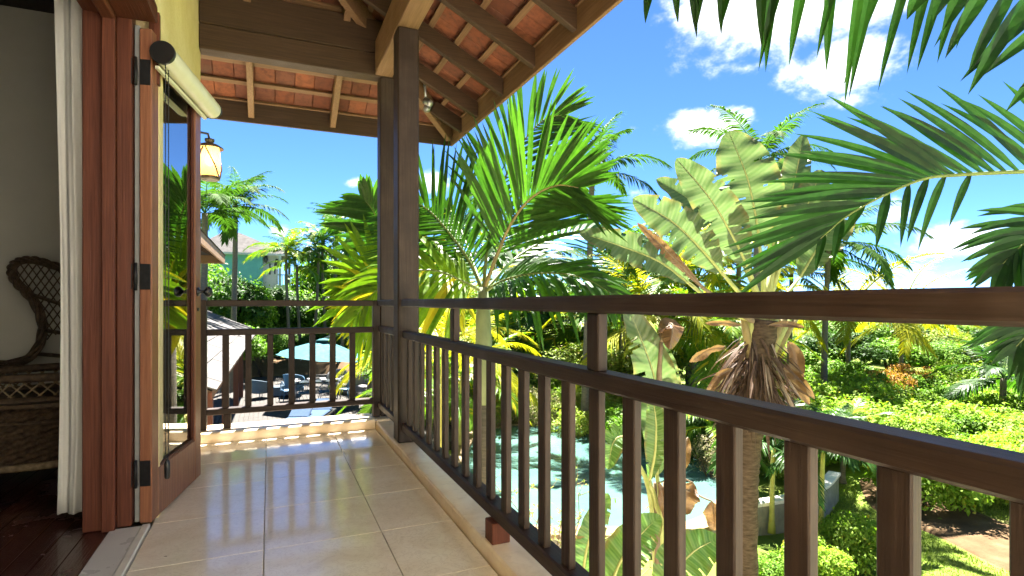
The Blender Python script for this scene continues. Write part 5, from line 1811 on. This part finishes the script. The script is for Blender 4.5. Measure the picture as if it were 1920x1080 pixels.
ez = hzz(484)
m = MB(); m.box(hx(380), hx(489), 0, 6, 0, ez); m.build('wall', M['teal_paint'], th)
m = MB(); m.box(hx(489) + .003, hx(514), .25, 6, 0, ez - .01); m.build('wall', M['white_paint'], th)
m = MB()
x0, x1, y0, y1 = hx(372), hx(536), -.7, 7
pk = hzz(441); xa, xb = hx(425), hx(452)
m.add([(x0, y0, ez), (x1, y0, ez), (x1, y1, ez), (x0, y1, ez), (xa, 3, pk), (xb, 3, pk)], [(0, 1, 5, 4), (1, 2, 5), (2, 3, 4, 5), (3, 0, 4), (3, 2, 1, 0)])
m.build('roof', M['slate'], th)
m = MB(); m.box(x0 - .05, x1 + .05, y0 - .06, y0 - .01, ez - .12, ez + .06); m.build('gutter', M['white_paint'], th)
for (a, b_, c_, d_) in ((498, 503, 497, 520), (506, 511, 497, 520)):
    w = MB(); w.box(hx(a), hx(b_), .20, .26, hzz(d_), hzz(c_)); wo = w.build('window', M['white_paint'], th)
    w = MB(); w.box(hx(a) + .06, hx(b_) - .06, .17, .21, hzz(d_) + .08, hzz(c_) - .08); w.build('pane', M['shutter_dark'], wo)
for a, py in ((494, 492), (512, 497)):
    m = MB(); m.lathe([(.001, .3), (.12, .28), (.16, 0), (.10, -.25), (.001, -.3)], 10, (hx(a), .05, hzz(py))); m.build('wall_lamp', M['shutter_dark'], th, True)
m = MB(); m.box(hx(505), hx(541), -1.6, .9, hzz(549), hzz(538)); m.build('balcony_base', M['white_paint'], th)
m = MB(); m.box(hx(505), hx(541), -1.6, -1.5, hzz(521), hzz(519)); m.build('balcony_rail', M['white_paint'], th)
bm = MB(); bm.box(-.035, .035, -1.58, -1.52, hzz(538), hzz(521)); me = bm.mesh('balcony_baluster', M['white_paint'])
for k in range(9): place('balcony_baluster', me, th, (hx(506 + k * 4.2), 0, 0))
m = MB(); m.box(hx(506), hx(541), -.5, 5, hzz(640), hzz(549)); m.build('lower_wall', M['teal_paint'], th)
for px in (539, 515):
    m = MB(); m.box(hx(px) - .1, hx(px) + .1, -1.6, -1.4, hzz(538), ez); m.build('porch_post', M['white_paint'], th)

# ------------------------------------------------------------------ furniture on the deck
def ond(px, py): return on_z(px, py, DZ)


ub = at(608, 640, 22.0)
um = thing('cantilever_umbrella', 'large pale teal cantilever umbrella over the dining table', 'umbrella', (ub.x, ub.y, DZ), .25)
um_z = ub.z - DZ
N8 = 8; RU = 1.78
m = MB(); rings = [(.16, 0), (.7, -.16), (1.25, -.36), (RU, -.58)]
v = []; f = []
for r, z in rings:
    for k in range(N8 * 4):
        a = 2 * math.pi * k / (N8 * 4); kk = abs((k % 4) - 2) / 2.0
        rr_ = r * (math.cos(math.pi / 8) / math.cos((a % (math.pi / 4)) - math.pi / 8))
        v.append((rr_ * math.cos(a), rr_ * math.sin(a), z - .05 * r * (1 - kk) * .6 + .0))
n_ = N8 * 4
for i in range(len(rings) - 1):
    for k in range(n_):
        f.append((i * n_ + k, i * n_ + (k + 1) % n_, (i + 1) * n_ + (k + 1) % n_, (i + 1) * n_ + k))
m.add(v, f)
tilt = Matrix.Rotation(.10, 4, Vector((SA, CA, 0)))
cn = m.build('canopy', M['teal_fabric'], um, True, (0, 0, um_z)); cn.rotation_euler = tilt.to_euler()
m = MB(); m.lathe([(.001, .10), (.2, .06), (.34, .0), (.33, -.01), (.001, .03)], 16); m.build('vent_cap', M['teal_fabric'], um, True, (0, 0, um_z + .03))
for k in range(8):
    a = math.pi / 4 * k
    m = MB(); m.tube([(.05 * math.cos(a), .05 * math.sin(a), -.05), (RU * .97 * math.cos(a), RU * .97 * math.sin(a), -.64)], .012, 6)
    x = m.build('rib', M['grey_metal'], um, True, (0, 0, um_z)); x.rotation_euler = tilt.to_euler()
mast = at(699, 745, 22.6); mv = Matrix.Rotation(-.25, 4, 'Z') @ (Vector((mast.x, mast.y, DZ)) - Vector((ub.x, ub.y, DZ)))
m = MB(); m.tube([(mv.x, mv.y, 0), (mv.x, mv.y, 2.9)], .05, 10); m.build('mast', M['grey_metal'], um, True)
m = MB(); m.tube([(mv.x, mv.y, 2.8), (mv.x * .5, mv.y * .5, um_z + .45), (0, 0, um_z + .12)], .03, 8); m.build('arm', M['grey_metal'], um, True)
m = MB(); m.box(mv.x - .45, mv.x + .45, mv.y - .45, mv.y + .45, 0, .09, .02); m.build('base', M['grey_metal'], um)


def shell(m, r, h0, h1, spread, n=20, flare=.10, top=.5):
    """curved back shell, open at the front (+y)"""
    v = []; f = []
    for j in range(7):
        t = j / 6
        for i in range(n + 1):
            a = math.pi * 1.5 + (i / n - .5) * spread
            hmax = h1 if True else h0
            lift = math.cos((i / n - .5) * math.pi) ** top
            z = h0 + (h1 - h0) * t * (.45 + .55 * lift)
            rr_ = r + flare * t
            v.append((rr_ * math.cos(a), rr_ * math.sin(a), z))
    for j in range(6):
        for i in range(n):
            q = j * (n + 1) + i
            f.append((q, q + 1, q + n + 2, q + n + 1))
    m.add(v, f)
    return m


def tub_chair(label, p, rz, wick, cush, h1=.80):
    t = thing('wicker_armchair', label, 'chair', (p.x, p.y, DZ), rz, 'wicker armchairs on the deck')
    m = MB(); shell(m, .34, .22, h1, math.radians(250)); o = m.build('back_shell', M[wick], t, True)
    md = o.modifiers.new('thick', 'SOLIDIFY'); md.thickness = .035
    m = MB(); m.box(-.31, .31, -.30, .34, .22, .36, .03); m.build('seat_base', M[wick], t)
    m = MB(); m.box(-.28, .28, -.27, .36, .362, .46, .04); m.build('cushion', M[cush], t)
    m = MB(); m.box(-.26, .26, -.30, -.18, .465, .74, .05); m.build('back_cushion', M[cush], t)
    for sx in (-1, 1):
        for sy in (-1, 1):
            m = MB(); m.tube([(sx * .25, sy * .25, .24), (sx * .28, sy * .28, 0)], .018, 6); m.build('leg', M[wick], t, True)
    return t


tub_chair('blue-grey wicker tub chair with teal cushion at the left of the deck', ond(489, 746), -.9, 'grey_wicker', 'teal_cushion')
tub_chair('blue wicker egg chair left of the dining table', ond(551, 742), -.5, 'blue_wicker', 'teal_cushion', .98)
tub_chair('white wicker egg chair at the far right of the dining table', ond(632, 736), 2.6, 'white_wicker', 'white_wicker', 1.0)
tub_chair('white wicker tub chair nearest the umbrella mast', ond(684, 742), 2.3, 'white_wicker', 'white_wicker', .9)
tub_chair('pale wicker tub chair half hidden behind a baluster right of the table', ond(655, 738), 2.6, 'white_wicker', 'white_wicker', .8)
ot = thing('ottoman', 'grey wicker ottoman beside the teal cushioned tub chair', 'ottoman', ond(527, 742))
m = MB(); m.box(-.3, .3, -.3, .3, .04, .36, .02); m.build('body', M['grey_wicker'], ot)
m = MB(); m.box(-.29, .29, -.29, .29, .362, .43, .03); m.build('cushion', M['grey_wicker'], ot)


def dining_chair(label, p, rz, mt):
    t = thing('dining_chair', label, 'chair', (p.x, p.y, DZ), rz, 'dining chairs on the deck')
    m = MB(); m.tube([(.26 * math.cos(a), -.22 - .05 * math.sin(a) * 0, .62 + .17 * math.sin(a)) for a in [2 * math.pi * k / 20 for k in range(21)]], .016, 6); m.build('back_ring', M[mt], t, True)
    for k in range(-3, 4):
        x = k * .07; hh_ = .17 * math.sqrt(max(.05, 1 - (x / .27) ** 2))
        m = MB(); m.tube([(x, -.22, .62 - hh_), (x, -.22, .62 + hh_)], .007, 5); m.build('spindle', M[mt], t, True)
    m = MB(); m.box(-.25, .25, -.24, .24, .42, .455, .012); m.build('seat', M[mt], t)
    for sx in (-1, 1):
        for sy in (-1, 1):
            m = MB(); m.tube([(sx * .20, sy * .20, .43), (sx * .27, sy * .27, 0)], .016, 6); m.build('leg', M[mt], t, True)


dining_chair('blue ring-backed dining chair in front of the table, left one', ond(572, 757), .05, 'blue_wicker')
dining_chair('blue ring-backed dining chair in front of the table, right one', ond(611, 754), .05, 'blue_wicker')
dining_chair('pale blue dining chair at the right end of the table', ond(643, 750), 1.3, 'blue_wicker')
dining_chair('pale blue dining chair at the left end of the table', ond(540, 752), -1.3, 'blue_wicker')
tb = ond(594, 748)
dt = thing('dining_table', 'long dark dining table set for a meal under the umbrella', 'table', (tb.x, tb.y, DZ), .05)
m = MB(); m.box(-.95, .95, -.45, .45, .71, .74, .01); m.build('tabletop', M['table_glass'], dt)
for sx in (-1, 1):
    for sy in (-1, 1):
        m = MB(); m.tube([(sx * .85, sy * .36, .71), (sx * .88, sy * .38, 0)], .025, 8); m.build('leg', M['grey_metal'], dt, True)
bl = MB(); bl.lathe([(.001, .0), (.05, .0), (.11, .07), (.12, .09), (.105, .085), (.04, .02), (.001, .018)], 14)
bw, bd = bl.mesh('bowl', M['white_paint'], True), bl.mesh('bowl', M['black_metal'], True)
for k in range(8):
    q = Vector((-.75 + .5 * (k // 2), (-.26 if k % 2 else .26), .741))
    w_ = Vector((tb.x, tb.y, DZ)) + q
    o = place('bowl', bw if k % 3 else bd, None, w_)
    tag(o, 'small %s bowl, %s from the left on the %s side of the dining table' % ('white' if k % 3 else 'black', ORD[k // 2], 'near' if k % 2 else 'far'), 'bowl', 'bowls on the dining table')


def lounger(label, p, rz):
    t = thing('sun_lounger', label, 'lounger', (p.x, p.y, DZ), rz, 'sun loungers on the deck')
    m = MB(); m.box(-.34, .34, -1.0, 1.0, .22, .28, .01); m.build('frame', M['black_metal'], t)
    m = MB(); m.box(-.32, .32, -1.0, .35, .282, .37, .03); m.build('cushion', M['navy_fabric'], t)
    m = MB(); m.beam((0, .36, .33), (0, .95, .62), .64, .09, c=.03); m.build('back_cushion', M['navy_fabric'], t)
    for sx in (-1, 1):
        for sy in (-1, 1):
            m = MB(); m.box(sx * .30 - .025, sx * .30 + .025, sy * .85 - .025, sy * .85 + .025, 0, .22, .004); m.build('leg', M['black_metal'], t)


lounger('navy sun lounger at the near edge of the deck, right one', ond(597, 792), -.35)
lounger('navy sun lounger at the near edge of the deck, left one', ond(552, 808), -.35)

# dry leaf fragments lying on the tiles
DB = ((735, 278, .008), (820, 292, .006), (265, 680, .008), (640, 212, .006), (965, 174, .006), (455, 185, .007), (500, 190, .006), (470, 205, .008))
dbm = MB(); dbm.add([(-1, 0, 0), (0, -.5, .12), (1.1, .1, .05), (.1, .6, .15), (0, 0, .3)], [(0, 1, 4), (1, 2, 4), (2, 3, 4), (3, 0, 4), (3, 2, 1, 0)])
dme = dbm.mesh('leaf_fragment', M['dead_leaf'])
for k, (zx, zy, r) in enumerate(DB):
    p = on_z(200 + zx / 2.4, 760 + zy / 2.4, .0015)
    o = place('leaf_fragment', dme, None, p, (0, 0, k * 1.3), r)
    tag(o, ('dark speck of dry leaf on the middle floor joint', 'tiny dark crumb right of the middle floor joint', 'dark speck of dry leaf on the near floor by the door', 'tiny crumb near the far kerb left of centre', 'tiny crumb near the far kerb right of centre', 'dry leaf crumb beside the foot of the open door', 'small crumb right of the foot of the door', 'largest of the crumbs by the foot of the door')[k], 'leaf', 'leaf crumbs on the balcony floor')
